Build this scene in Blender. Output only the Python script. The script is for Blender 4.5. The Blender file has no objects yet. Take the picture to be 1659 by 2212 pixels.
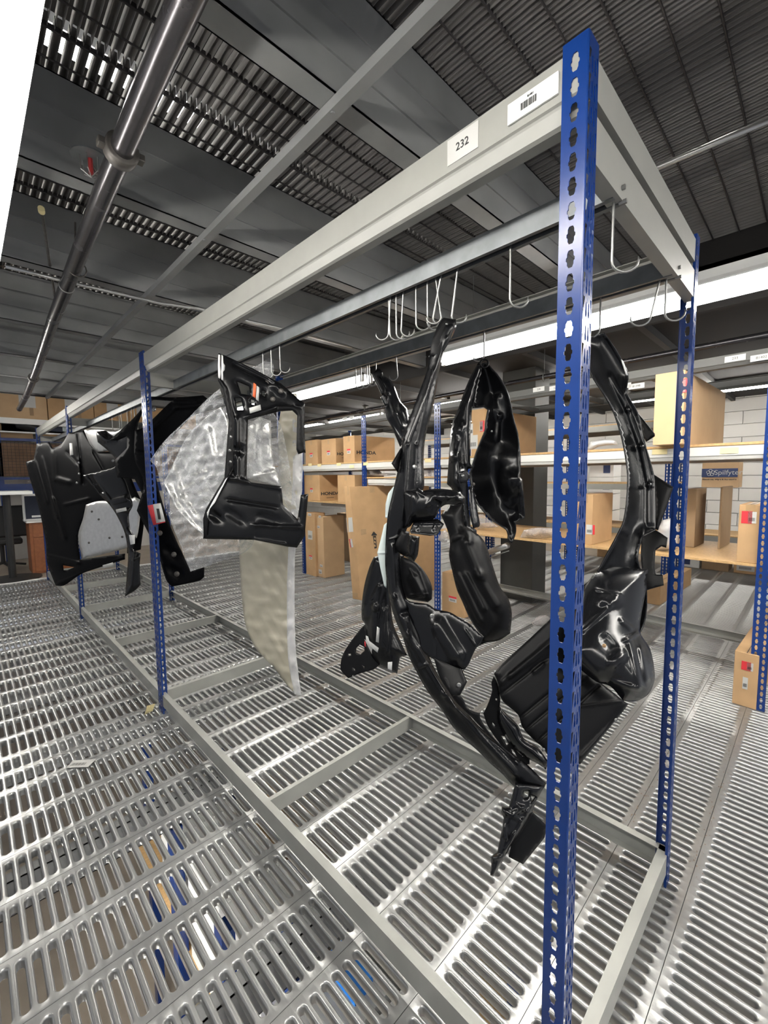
import bpy, bmesh, math, random
import numpy as np
from mathutils import Vector, Matrix
from mathutils.geometry import delaunay_2d_cdt
random.seed(7)
ORD = ['leftmost','second from left','third from left','fourth from left','fifth from left','sixth from left','seventh from left','eighth from left','ninth from left','tenth from left']
S = bpy.context.scene
COL = S.collection

# ------------------------------------------------------------------ camera
FPX, YAW, PITCH, ROLL = 925.46, .7955, -.0836, -.0109
EYE = Vector((-.7884, -.3073, 1.45))
_f = Vector((math.cos(YAW)*math.cos(PITCH), math.sin(YAW)*math.cos(PITCH), math.sin(PITCH)))
_r0 = Vector((math.sin(YAW), -math.cos(YAW), 0)); _u0 = _r0.cross(_f)
_r = _r0*math.cos(ROLL)+_u0*math.sin(ROLL); _u = -_r0*math.sin(ROLL)+_u0*math.cos(ROLL)
cd = bpy.data.cameras.new('camera'); cam = bpy.data.objects.new('camera', cd); COL.objects.link(cam)
cam.matrix_world = Matrix(((_r.x,_u.x,-_f.x,EYE.x),(_r.y,_u.y,-_f.y,EYE.y),(_r.z,_u.z,-_f.z,EYE.z),(0,0,0,1)))
cd.sensor_fit = 'VERTICAL'; cd.sensor_height = 36; cd.lens = 36*FPX/2212; cd.clip_start = .02; cd.clip_end = 60
S.camera = cam
S.view_settings.view_transform = 'Standard'; S.view_settings.look = 'None'
S.view_settings.gamma = 1; S.view_settings.use_curve_mapping = False
S.view_settings.exposure = 1.45
# ------------------------------------------------------------------ world (faint spill of the hall)
W = bpy.data.worlds.new('World'); S.world = W; W.use_nodes = True
W.node_tree.nodes['Background'].inputs[0].default_value = (.9,.93,1,1)
W.node_tree.nodes['Background'].inputs[1].default_value = .16
LAMP = 17.0          # strength of every fluorescent tube

def ray(u, v): return _f+_r*((u-829.5)/FPX)+_u*((1106-v)/FPX)
def at(u, v, d): return EYE+ray(u, v)*d
def on(u, v, ax, val):
    q = ray(u, v); i = 'xyz'.index(ax); return EYE+q*((val-EYE[i])/q[i])

# ------------------------------------------------------------------ materials
def mat(name, col, rough=.5, metal=0, noise=0, nscale=20, bump=0, bscale=80, spec=.5, emit=0, col2=None, dist=.002, rvar=0, alpha=1, coat=0):
    m = bpy.data.materials.new(name); m.use_nodes = True
    nt = m.node_tree; b = nt.nodes['Principled BSDF']; L = nt.links
    c4 = (*col, 1)
    b.inputs['Base Color'].default_value = c4; b.inputs['Roughness'].default_value = rough
    b.inputs['Metallic'].default_value = metal; b.inputs['Specular IOR Level'].default_value = spec
    b.inputs['Alpha'].default_value = alpha; b.inputs['Coat Weight'].default_value = coat
    tc = nt.nodes.new('ShaderNodeTexCoord')
    if noise or rvar:
        n = nt.nodes.new('ShaderNodeTexNoise'); n.inputs['Scale'].default_value = nscale; n.inputs['Detail'].default_value = 5
        L.new(tc.outputs['Object'], n.inputs['Vector'])
        if noise:
            r = nt.nodes.new('ShaderNodeValToRGB'); r.color_ramp.elements[0].position = .35; r.color_ramp.elements[1].position = .68
            d = col2 or tuple(x*(1-noise) for x in col)
            r.color_ramp.elements[0].color = (*d, 1); r.color_ramp.elements[1].color = c4
            L.new(n.outputs[0], r.inputs[0]); L.new(r.outputs[0], b.inputs['Base Color'])
        if rvar:
            mr = nt.nodes.new('ShaderNodeMapRange'); mr.inputs[3].default_value = max(.02, rough-rvar); mr.inputs[4].default_value = rough+rvar
            L.new(n.outputs[0], mr.inputs[0]); L.new(mr.outputs[0], b.inputs['Roughness'])
    if bump:
        n2 = nt.nodes.new('ShaderNodeTexNoise'); n2.inputs['Scale'].default_value = bscale; n2.inputs['Detail'].default_value = 3
        L.new(tc.outputs['Object'], n2.inputs['Vector'])
        bp = nt.nodes.new('ShaderNodeBump'); bp.inputs['Strength'].default_value = bump; bp.inputs['Distance'].default_value = dist
        L.new(n2.outputs[0], bp.inputs['Height']); L.new(bp.outputs[0], b.inputs['Normal'])
    if emit:
        b.inputs['Emission Color'].default_value = c4; b.inputs['Emission Strength'].default_value = emit
    return m

M = {}
M['floor'] = mat('galvanised_plank', (.4,.405,.4), .31, .7, .12, 3, .12, 90, rvar=.07)
M['dirt'] = mat('brown_dust', (.26,.2,.14), .9, 0, .4, 120)
M['rail'] = mat('grey_painted_rail', (.33,.335,.31), .42, .15, .12, 9, .05, 300)
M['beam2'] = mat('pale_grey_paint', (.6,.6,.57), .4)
M['beam'] = mat('light_grey_paint', (.3,.3,.275), .4, 0, .06, 14)
M['galv'] = mat('galvanised_channel', (.24,.255,.265), .4, .7, .25, 16)
M['wire'] = mat('zinc_wire', (.3,.3,.29), .35, .85)
M['blue'] = mat('blue_enamel', (.004,.033,.18), .26, 0, .12, 8, .04, 200, spec=.55)
M['joist'] = mat('grey_joist', (.29,.295,.295), .55, .25, .25, 3)
M['deck'] = mat('dusty_deck_slat', (.24,.228,.22), .75, .1, .15, 12, .1, 90)
M['rod'] = mat('dark_deck_rod', (.05,.045,.045), .6, .3)
M['dark'] = mat('shade_black_soffit', (.022,.02,.019), .9)  # black carries the shade of the unlit ceiling over the rear rack
M['pipe'] = mat('steel_pipe', (.1,.095,.1), .26, .8, .2, 8, .05, 60, rvar=.06)
M['iron'] = mat('malleable_iron', (.12,.11,.1), .5, .6, .4, 30)
M['conduit'] = mat('conduit', (.5,.5,.49), .32, .8)
M['tube'] = mat('fluorescent_tube', (1,.97,.92), .5, 0, emit=LAMP)
M['tubefar'] = mat('far_fluorescent_tube', (1,.97,.92), .5, 0, emit=LAMP*1.3)
M['white'] = mat('white_enamel', (.75,.75,.73), .35)
M['plastic'] = mat('black_plastic', (.0035,.0037,.0044), .25, 0, bump=.1, bscale=300, spec=.32, dist=.0006)
M['plasticm'] = mat('matt_black_plastic', (.0038,.0038,.0042), .4, 0, bump=.25, bscale=700, spec=.18, dist=.0006)
M['plasticg'] = mat('glossy_black_panel', (.006,.0063,.0075), .22, 0, bump=.06, bscale=200, spec=.4, dist=.0006)
M['plasticd'] = mat('dull_black_plastic', (.0022,.0022,.0026), .45, 0, spec=.06)
M['gasket'] = mat('grey_paper_edge', (.46,.52,.51), .7)
M['alu'] = mat('aluminised_shield', (.62,.62,.6), .38, .8, .12, 30, .1, 60)
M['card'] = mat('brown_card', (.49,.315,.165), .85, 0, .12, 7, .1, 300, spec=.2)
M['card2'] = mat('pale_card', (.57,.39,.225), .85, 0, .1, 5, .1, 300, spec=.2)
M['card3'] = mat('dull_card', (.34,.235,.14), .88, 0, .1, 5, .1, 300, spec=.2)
M['tape'] = mat('packing_tape', (.4,.26,.13), .3, 0, .1, 30)
M['wood'] = mat('particle_board', (.55,.35,.155), .6, 0, .22, 60, .1, 200)
M['paper'] = mat('white_label', (.5,.5,.48), .55)
M['paper2'] = mat('cream_label', (.72,.62,.33), .6)
M['red'] = mat('red_print', (.62,.03,.04), .55)
M['orange'] = mat('orange_print', (.8,.16,.06), .5)
M['ink'] = mat('black_ink', (.02,.02,.02), .7)
M['navy'] = mat('navy_print', (.035,.055,.14), .6)
M['block'] = mat('painted_block_wall', (.6,.59,.56), .8, 0, .06, 2)
M['darkjoist'] = mat('shade_dark_joist', (.03,.028,.027), .7)  # shade above the lamps put into the joist colour
M['shadegrey'] = mat('shaded_grey_paint', (.085,.085,.08), .5)  # darker copy of the beam paint, shading the unlit top beams
M['tan'] = mat('tan_floor', (.4,.34,.27), .6, 0, .2, 2)
M['desk'] = mat('orange_wood_laminate', (.33,.115,.04), .45, 0, .25, 22)
M['panelnavy'] = mat('navy_fabric', (.035,.042,.065), .9, 0, .2, 200)
M['mesh'] = mat('brown_mesh_backing', (.25,.15,.09), .9, 0, .3, 6)
M['blackiron'] = mat('black_powder_coat', (.012,.012,.012), .5)
M['col'] = mat('olive_grey_column', (.075,.075,.068), .5, .1, .15, 4)
M['gap'] = mat('dark_seam', (.06,.055,.055), .8)
M['brightblue'] = mat('bright_blue_film', (.02,.23,.75), .4)
M['red_frame'] = mat('red_chair', (.3,.02,.02), .6)

def film(name, tint, clear, rough, bscale=40, bump=.8):
    m = bpy.data.materials.new(name); m.use_nodes = True; nt = m.node_tree; L = nt.links
    b = nt.nodes['Principled BSDF']; b.inputs['Base Color'].default_value = (*tint, 1); b.inputs['Roughness'].default_value = rough
    b.inputs['Specular IOR Level'].default_value = .9
    tr = nt.nodes.new('ShaderNodeBsdfTransparent'); mx = nt.nodes.new('ShaderNodeMixShader'); out = nt.nodes['Material Output']
    fr = nt.nodes.new('ShaderNodeLayerWeight'); fr.inputs[0].default_value = .25
    tc = nt.nodes.new('ShaderNodeTexCoord'); n = nt.nodes.new('ShaderNodeTexNoise'); n.inputs['Scale'].default_value = bscale
    n.inputs['Detail'].default_value = 2; n.inputs['Distortion'].default_value = 1.5
    L.new(tc.outputs['Object'], n.inputs['Vector'])
    bp = nt.nodes.new('ShaderNodeBump'); bp.inputs['Strength'].default_value = bump; bp.inputs['Distance'].default_value = .012
    L.new(n.outputs[0], bp.inputs['Height']); L.new(bp.outputs[0], b.inputs['Normal']); L.new(bp.outputs[0], fr.inputs['Normal'])
    ad = nt.nodes.new('ShaderNodeMath'); ad.operation = 'MULTIPLY_ADD'; ad.inputs[1].default_value = .6; ad.inputs[2].default_value = 1-clear
    ad.use_clamp = True
    L.new(fr.outputs['Facing'], ad.inputs[0]); L.new(ad.outputs[0], mx.inputs[0]); L.new(tr.outputs[0], mx.inputs[1]); L.new(b.outputs[0], mx.inputs[2])
    L.new(mx.outputs[0], out.inputs['Surface'])
    return m
M['bag'] = film('clear_polythene', (.66,.67,.69), .92, .09, 42, 1)
M['bagdim'] = film('small_clear_bag', (.6,.56,.55), .75, .15, 60, 1)
M['foam'] = film('cream_foam_film', (.42,.39,.3), .2, .4, 7, .15)
M['foam2'] = film('milky_film', (.7,.7,.7), .55, .25, 12, .6)

# ------------------------------------------------------------------ object helpers
def tag(o, label=None, cat=None, group=None, kind=None):
    if label: o['label'] = label
    if cat: o['category'] = cat
    if group: o['group'] = group
    if kind: o['kind'] = kind
    return o
def thing(name, label, cat, loc=(0,0,0), group=None, rz=0):
    o = bpy.data.objects.new(name, None); COL.objects.link(o); o.location = loc; o.rotation_euler = (0,0,rz)
    o.empty_display_size = .05
    return tag(o, label, cat, group)
def link(name, me, m, parent=None):
    o = bpy.data.objects.new(name, me); COL.objects.link(o)
    if m is not None and not me.materials: me.materials.append(m)
    if parent is not None:
        o.parent = parent
        root = parent; off = Vector((0,0,0))
        mw = Matrix.Identity(4); chain = []
        while root is not None: chain.append(root); root = root.parent
        for q in reversed(chain): mw = mw @ q.matrix_basis
        o.matrix_basis = mw.inverted() if True else mw
    return o
class MB:
    def __init__(s): s.v = []; s.f = []
    def add(s, vs, fs):
        n = len(s.v); s.v += [tuple(p) for p in vs]; s.f += [tuple(i+n for i in f) for f in fs]; return s
    def box(s, a, b, mw=None):
        x0,y0,z0 = a; x1,y1,z1 = b
        vs = [(x0,y0,z0),(x1,y0,z0),(x1,y1,z0),(x0,y1,z0),(x0,y0,z1),(x1,y0,z1),(x1,y1,z1),(x0,y1,z1)]
        if mw: vs = [mw @ Vector(p) for p in vs]
        return s.add(vs, [(0,3,2,1),(4,5,6,7),(0,1,5,4),(1,2,6,5),(2,3,7,6),(3,0,4,7)])
    def hexa(s, c8): return s.add(c8, [(0,3,2,1),(4,5,6,7),(0,1,5,4),(1,2,6,5),(2,3,7,6),(3,0,4,7)])
    def prism(s, prof, p0, p1, e1, e2):      # profile (a,b) swept from p0 to p1 on axes e1,e2
        p0 = Vector(p0); p1 = Vector(p1); e1 = Vector(e1); e2 = Vector(e2); n = len(prof)
        vs = [p0+e1*a+e2*b for a, b in prof]+[p1+e1*a+e2*b for a, b in prof]
        return s.add(vs, [(i,(i+1)%n,(i+1)%n+n,i+n) for i in range(n)]+[tuple(range(n-1,-1,-1)), tuple(range(n,2*n))])
    def tube(s, pts, r, seg=10, cap=True):
        pts = [Vector(p) for p in pts]; n = len(pts); base = len(s.v)
        t0 = (pts[1]-pts[0]).normalized(); up = Vector((0,0,1)) if abs(t0.z) < .9 else Vector((1,0,0)); a = t0.cross(up).normalized()
        rr = r if isinstance(r, (list,tuple)) else [r]*n
        for i, p in enumerate(pts):
            t = ((pts[min(i+1,n-1)]-pts[max(i-1,0)])).normalized(); a = (a-t*a.dot(t)).normalized(); b = t.cross(a)
            for k in range(seg):
                w = 2*math.pi*k/seg; s.v.append(tuple(p+(a*math.cos(w)+b*math.sin(w))*rr[i]))
        for i in range(n-1):
            for k in range(seg):
                k2 = (k+1)%seg; s.f.append((base+i*seg+k, base+i*seg+k2, base+(i+1)*seg+k2, base+(i+1)*seg+k))
        if cap: s.f.append(tuple(base+k for k in range(seg-1,-1,-1))); s.f.append(tuple(base+(n-1)*seg+k for k in range(seg)))
        return s
    def build(s, name, m, parent=None, smooth=False, bevel=0):
        me = bpy.data.meshes.new(name); me.from_pydata(s.v, [], s.f); me.update()
        if smooth:
            for p in me.polygons: p.use_smooth = True
        o = link(name, me, m, parent)
        if bevel:
            b = o.modifiers.new('b', 'BEVEL'); b.width = bevel; b.segments = 2; b.limit_method = 'ANGLE'
        return o
def npmesh(name, V, F):                     # F: (n,4) quads
    me = bpy.data.meshes.new(name); V = np.asarray(V, np.float32); F = np.asarray(F, np.int32)
    me.vertices.add(len(V)); me.vertices.foreach_set('co', V.ravel())
    me.loops.add(F.size); me.loops.foreach_set('vertex_index', F.ravel())
    me.polygons.add(len(F)); me.polygons.foreach_set('loop_start', np.arange(0, F.size, 4, dtype=np.int32))
    me.polygons.foreach_set('loop_total', np.full(len(F), 4, np.int32))
    me.update(calc_edges=True); me.validate(); return me
def struct(o): o['kind'] = 'structure'; return o
def text_mesh(name, s, size, m, mw, parent, sx=1, bold=0, thick=.0004):
    c = bpy.data.curves.new(name, 'FONT'); c.body = s; c.size = size; c.align_x = 'CENTER'; c.align_y = 'CENTER'; c.extrude = thick; c.offset = bold
    t = bpy.data.objects.new('t', c); COL.objects.link(t)
    dg = bpy.context.evaluated_depsgraph_get(); dg.update(); me = bpy.data.meshes.new_from_object(t.evaluated_get(dg))
    bpy.data.objects.remove(t); me.transform(mw @ Matrix.Diagonal((sx,1,1,1))); me.materials.clear()
    return link(name, me, m, parent)
def frame_at(p, right, up):                 # matrix with x=right, y=up, z=normal
    r = Vector(right).normalized(); u = Vector(up).normalized(); n = r.cross(u)
    return Matrix(((r.x,u.x,n.x,p[0]),(r.y,u.y,n.y,p[1]),(r.z,u.z,n.z,p[2]),(0,0,0,1)))

# ------------------------------------------------------------------ grating floor
P = .2335; SP = .0385
seams = []
y = .413
while y > -1.0: seams.append(y); y -= P
seams = seams[::-1]; y = .413
for k in range(8): y += P; seams.append(y)
y += .164; seams.append(y); y += .165; seams.append(y)
for k in range(9): y += P; seams.append(y)
y += .164; seams.append(y); y += .165; seams.append(y)
while y < 7.55: y += P; seams.append(y)
X0, X1 = -1.55, 7.1
def cell(wy, n, rings, depth):              # one slot cell: rectangle SP x wy around a rounded slot
    hw, hl = .0098, wy/2-.0255
    def stad(off):
        r = hw+off; pts = []
        for k in range(n+1):
            a = math.pi*k/n; pts.append((r*math.cos(a), hl-hw+r*math.sin(a)))
        for k in range(n+1):
            a = math.pi+math.pi*k/n; pts.append((r*math.cos(a), -(hl-hw)+r*math.sin(a)))
        return pts
    R = [[(x, y, z) for x, y in stad(o)] for o, z in rings]+[[(x, y, -depth) for x, y in stad(0)]]
    outer = []; t = hl-hw
    for sg in (1, -1):
        for k in range(n+1):
            x_ = SP/2*sg; 
            if k == 0: p = (x_, sg*t)
            elif k == n: p = (-x_, sg*t)
            else: p = (x_*(1-2*(k-1)/(n-2)), sg*wy/2)
            outer.append((p[0], p[1], 0))
    R = [outer]+R; m = len(outer); V = [p for ring in R for p in ring]
    F = [(i*m+k, i*m+(k+1)%m, (i+1)*m+(k+1)%m, (i+1)*m+k) for i in range(len(R)-1) for k in range(m)]
    return np.array(V), np.array(F)
def plank_field(z, x0, x1, ys, near):
    VV, FF = [], []; base = 0
    for j in range(len(ys)-1):
        a, b = ys[j]+.0009, ys[j+1]-.0009; wy = b-a; cy = (a+b)/2
        nx = int((x1-x0)/SP)
        for det in (0, 1):
            xs = x0+SP*(np.arange(nx)+.5)
            sel = (np.hypot(xs+.8, cy+.3) < near) == bool(det)
            xs = xs[sel]
            if not len(xs): continue
            cv, cf = cell(wy, 6, [(.0062,0),(.0036,-.0008),(.0013,-.0032),(0,-.007)], .03) if det else cell(wy, 4, [(.0045,0),(0,-.005)], .025)
            V = cv[None]+np.stack([xs, np.full_like(xs, cy), np.zeros_like(xs)], 1)[:, None, :]
            F = cf[None]+(np.arange(len(xs))*len(cv))[:, None, None]
            VV.append(V.reshape(-1, 3)); FF.append(F.reshape(-1, 4)+base); base += len(xs)*len(cv)
        for yy, s in ((a, 1), (b, -1)):      # turned-down plank edge
            V = np.array([(x0,yy,0),(x1,yy,0),(x1,yy,-.03),(x0,yy,-.03)]); VV.append(V); FF.append(np.array([[0,1,2,3] if s > 0 else [3,2,1,0]])+base); base += 4
    V = np.concatenate(VV); V[:, 2] += z
    return npmesh('floor', V, np.concatenate(FF))
fl = struct(link('floor', plank_field(0, X0, X1, seams, 3.2), M['floor']))
for p in fl.data.polygons: pass
sm = np.ones(len(fl.data.polygons), bool); fl.data.polygons.foreach_set('use_smooth', sm)
try: fl.data.set_sharp_from_angle(angle=.9)
except Exception: pass
YF = seams[-1]
b = MB()                                     # purlins carrying the floor, lips turned toward the aisle
for k, yy in enumerate([-.9,-.12,.8,1.72,2.62,3.55,4.47,5.4,6.3,7.2]):
    b.box((X0,yy,-.17),(X1,yy+.004,-.032)); b.box((X0,yy,-.17),(X1,yy+.06,-.166)); b.box((X0,yy,-.036),(X1,yy+.05,-.032))
struct(b.build('trim_1', M['joist']))
# brown dust along the seams right of the rack
b = MB()
for k in range(260):
    sy = random.choice([-.054,-.2875,.1795]); x = 1.0+abs(random.gauss(0,.9)); y = sy+random.gauss(0,.012); r = random.uniform(.002,.007); w = random.random()*3
    if x > 3: continue
    b.add([(x+r*math.cos(w+q*2.1)*random.uniform(.5,1.6), y+r*.6*math.sin(w+q*2.1), .0012) for q in range(3)], [(0,1,2)])
tag(b.build('dust', M['dirt']), 'brown dust and crumbs lying along plank seams behind the front rack', 'dust', kind='stuff')

# far floor beyond the grating, block walls, soffits
struct(MB().box((-6,YF+.03,-.05),(9.5,14,-.005)).build('floor', M['tan']))
struct(MB().box((-6,YF,-.06),(9.5,YF+.05,.012)).build('trim_2', M['white']))
struct(MB().box((X1,-2.5,-.06),(X1+.9,YF,-.004)).build('floor', M['tan']))
wb = MB()
for i in range(18):
    for j in range(22):
        z0 = i*.2; y0 = -3+j*.8+(.4 if i%2 else 0)
        wb.box((7.95,y0+.004,z0+.004),(8.1,y0+.796,z0+.196))
wb.box((8.0,-3.2,-.1),(8.12,15,3.7))
struct(wb.build('wall_right', M['block']))
struct(MB().box((-6,14,-.1),(9.5,14.1,5)).build('wall_back', M['block']))
struct(MB().box((-6,-3,-2.9),(9.5,14,-2.85)).build('floor', M['tan']))

# ------------------------------------------------------------------ deck above
ZJ, ZD = 2.47, 2.79
V, F = [], []; nb = 0
def slat_boxes(x0, x1, y0, y1):
    global nb
    x = x0
    prof = [(-.0098,.03),(-.0098,.001),(-.0082,0),(-.0078,.002),(-.0078,.027),(.0078,.027),(.0078,.002),(.0082,0),(.0098,.001),(.0098,.03)]
    while x < x1:
        n = len(prof)
        for yy in (y0, y1):
            for a, c in prof: V.append((x+a, yy, ZD+c))
        for i in range(n): F.append((nb+i, nb+(i+1)%n, nb+n+(i+1)%n, nb+n+i))
        nb += 2*n; x += .0357
yb = [-1.6,1.35,4.4,6.42]
for a, c in zip(yb, yb[1:]): slat_boxes(-1.6, 2.4, a+.006, c-.006)
ceil = struct(link('ceiling', npmesh('ceiling', V, F), M['deck']))
b = MB(); y = -1.55; k = 0
while y < 6.4:
    b.tube([(-1.6,y,ZD-.004),(2.4,y,ZD-.004)], .0035, 6)
    if k%2: b.box((-1.6,y-.001,ZD-.004),(2.4,y+.001,ZD+.012))
    y += .1168; k += 1
struct(b.build('trim_3', M['rod']))
JY = [-.55,.654,1.52,2.36,3.375,4.36,5.3,6.3]
b = MB()
for yy in JY:                                # deep C joists running across, web to the camera
    b.box((-1.6,yy,ZJ),(2.4,yy+.004,ZD-.012)); b.box((-1.6,yy,ZJ),(2.4,yy+.075,ZJ+.004)); b.box((-1.6,yy+.071,ZJ),(2.4,yy+.075,ZJ+.02))
    b.box((-1.6,yy,ZD-.016),(2.4,yy+.06,ZD-.012))
    for z in (2.56,2.66): b.box((-1.6,yy-.006,z),(2.4,yy,z+.006))
struct(b.build('trim_4', M['joist']))
b = MB()
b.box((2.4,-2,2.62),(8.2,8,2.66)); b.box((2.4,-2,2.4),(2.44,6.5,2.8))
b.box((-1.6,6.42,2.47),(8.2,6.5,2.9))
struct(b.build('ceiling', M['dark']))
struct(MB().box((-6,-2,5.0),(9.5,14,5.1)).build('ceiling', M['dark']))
b = MB()                                     # thin strut fixed under the joists along the aisle
b.prism([(-.016,0),(-.016,.028),(.016,.028),(.016,0)], (0,-1.6,ZJ-.03), (.02,6.4,ZJ-.03), (1,0,0), (0,0,1))
for yy in (.2,.68,1.55,2.4,3.4): b.tube([(.0,yy,ZJ-.034),(.0,yy,ZJ-.03)], .007, 8)
tag(b.build('ceiling_strut', M['joist']), 'thin grey steel strut bolted under the ceiling joists above the front rack', 'strut')

# ------------------------------------------------------------------ slotted posts
H = 2.185
def hole(z, kind):                           # keyhole outline in (a,z) about a=0
    pts = []
    if kind == 0:
        L = [(.0032,.0148),(.0056,.0102),(.0056,.004),(.0076,.0024),(.0076,-.0028),(.0056,-.0046),(.0056,-.0102),(.0032,-.0148)]
    else:
        L = [(.0012,.012),(.0022,.008),(.0022,-.002),(.0034,-.005),(.0034,-.010),(.0018,-.0135)]
    return [(a, z+q) for a, q in L]+[(-a, z+q) for a, q in reversed(L)]
def sheet(w, cols, h, z0=.02):
    V, F = [], []; xs = [0]+[(cols[i][0]+cols[i+1][0])/2 for i in range(len(cols)-1)]+[w]
    def rect(x0, x1, a, b_):
        n = len(V); V.extend([(x0,a,0),(x1,a,0),(x1,b_,0),(x0,b_,0)]); F.append((n,n+1,n+2,n+3))
    for k, (cx, kd) in enumerate(cols):
        x0, x1 = xs[k], xs[k+1]; z = z0; rect(x0, x1, 0, z0-.02)
        while z < h-.02:
            hp = hole(0, kd); n = len(V); m = len(hp)
            for a_, q in hp:
                sc = min((x1-cx if a_ > 0 else cx-x0)/max(abs(a_), 1e-6), .02/max(abs(q), 1e-6))
                V.append((cx+a_*sc, z+q*sc, 0))
            for a_, q in hp: V.append((cx+a_, z+q, 0))
            for a_, q in hp: V.append((cx+a_, z+q, .0022))
            F.extend([(n+i, n+(i+1)%m, n+m+(i+1)%m, n+m+i) for i in range(m)])
            F.extend([(n+m+i, n+m+(i+1)%m, n+2*m+(i+1)%m, n+2*m+i) for i in range(m)])
            for sx, sz in ((x0,-.02),(x1,-.02),(x1,.02),(x0,.02)):   # corner triangles
                ids = sorted(range(m), key=lambda i: (V[n+i][0]-sx)**2+(V[n+i][1]-z-sz)**2)[:2]
                V.append((sx, z+sz, 0)); F.append((ids[0]+n, ids[1]+n, len(V)-1))
            z += .04
        rect(x0, x1, z-.02, h)
    return V, F
SH1 = sheet(.0385, [(.019,0)], H, .027); SH2 = sheet(.0385, [(.014,1),(.026,1)], H, .02); SH3 = sheet(.077, [(.0195,0),(.0575,0)], H, .027)
def post(x, y, kind, parent, ax=(1,0), m='blue', h=None):
    # ax = world direction of the rack's depth axis; kind L: front L corner, T: shared front, R: rear L
    dx = Vector((ax[0],ax[1],0)); dy = Vector((-ax[1],ax[0],0)); o = Vector((x,y,0)); b = MB()
    def put(sh, orig, e, n):
        V, Fc = sh; b.add([orig+e*float(p[0])+Vector((0,0,1))*float(p[1])+n*float(p[2]) for p in V], Fc)
    r = .0035
    if kind in ('L','R'):
        s = 1 if kind == 'L' else -1
        put(SH1, o+dy*r, dy, dx); put(SH2, o+dx*r*s, dx*s, dy)
        arc = [(r-r*math.cos(q*math.pi/8)*1.0, r-r*math.sin(q*math.pi/8)) for q in range(5)]
        pr = [(a, c) for a, c in arc]+[(a+.0012, c+.0012) for a, c in reversed(arc)]
        b.prism(pr, o-Vector((0,0,0)), o+Vector((0,0,H)), dx*s, dy)
        e = r+.0385
        b.prism([(0,0),(.009*s,0),(.009*s,.002),(0,.002)], o+dy*e, o+dy*e+Vector((0,0,H)), dx, dy)
        b.prism([(0,0),(.002*s,0),(.002*s,.008),(0,.008)], o+dx*e*s, o+dx*e*s+Vector((0,0,H)), dx, dy)
    else:
        s = 1 if kind == 'T' else -1
        put(SH3, o-dy*.0385, dy, dx); put(SH1, o+dx*.004*s, dx*s, dy)
        for q in (-1, 1): b.prism([(0,0),(.009*s,0),(.009*s,.002),(0,.002)], o+dy*.0385*q, o+dy*.0385*q+Vector((0,0,H)), dx, dy)
        b.prism([(0,-.0015),(.002*s,-.0015),(.002*s,.0015),(0,.0015)], o-dx*.001*s, o-dx*.001*s+Vector((0,0,H)), dx, dy)
    return b.build('post', M[m], parent)

def cbeam(name, p0, p1, z0, z1, inw, m, parent, lip=.028, ridge=False):
    b = MB(); h = z1-z0; t = .003; p0 = Vector(p0); p1 = Vector(p1); inw = Vector(inw)
    if ridge: pr = [(0,h),(0,h*.33),(.004,h*.3),(.006,h*.26),(.013,h*.04),(.02,0),(.045,0),(.045,t),(.021,t),(.015,h*.06),(.007,h*.3),(t,h*.35),(t,h-t),(lip,h-t),(lip,h)]
    else: pr = [(0,0),(lip,0),(lip,t),(t,t),(t,h-t),(lip,h-t),(lip,h),(0,h)]
    return b.prism(pr, p0+Vector((0,0,z0)), p1+Vector((0,0,z0)), inw, (0,0,1)).build(name, M[m], parent)

# ------------------------------------------------------------------ front rack
WX = .92; LY = [0, 2.5, 5.05, 7.53]
rack = thing('storage_rack', 'long empty blue-posted rack with grey beams and hanging rails in the foreground', 'rack')
for i, yy in enumerate(LY):
    post(0, yy, 'L' if i == 0 else 'T', rack); 
    post(WX, yy, 'R' if i == 0 else 'U', rack)
for i in range(3):
    y0, y1 = LY[i]+(.004 if i == 0 else .04), LY[i+1]-.04
    fb = cbeam('beam', (.0025,y0,0), (.0025,y1,0), 2.066, 2.168, (1,0,0), 'beam', rack, ridge=True)
    cbeam('beam', (WX-.0025,y0,0), (WX-.0025,y1,0), 2.066, 2.168, (-1,0,0), 'beam', rack, ridge=True)
    cbeam('base_rail', (.0025,LY[i]+.005,0), (.0025,LY[i+1]-.005,0), .05, .122, (1,0,0), 'rail', rack)
    cbeam('base_rail', (WX-.0025,LY[i]+.005,0), (WX-.0025,LY[i+1]-.005,0), .05, .122, (-1,0,0), 'rail', rack)
    ym = (LY[i]+LY[i+1])/2-.03
    cbeam('base_crossbar', (.006,ym,0), (WX-.006,ym,0), .05, .119, (0,1,0), 'rail', rack, lip=.02)
    if i == 0:                                # label 232, barcode holder on the first beam
        text_mesh('number_print', '232', .022, M['ink'], frame_at((.0008,.2535,2.138),(0,-1,0),(0,0,1)), fb)
        MB().box((.0012,.215,2.112),(.0026,.292,2.163)).build('number_card', M['paper'], fb)
        hld = MB().box((-.002,.05,2.113),(.0026,.148,2.150)).build('label_holder', M['white'], fb, bevel=.001)
        bb = MB(); q = .09
        for w in range(13):
            wd = random.choice([.0007,.0012,.0018]); bb.box((-.0028,q,2.124),(-.0018,q+wd,2.136)); q += wd+random.choice([.0008,.0014])
        bb.build('barcode', M['ink'], hld)
        text_mesh('small_print', '81401', .005, M['ink'], frame_at((-.0028,.101,2.141),(0,-1,0),(0,0,1)), hld)
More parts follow.
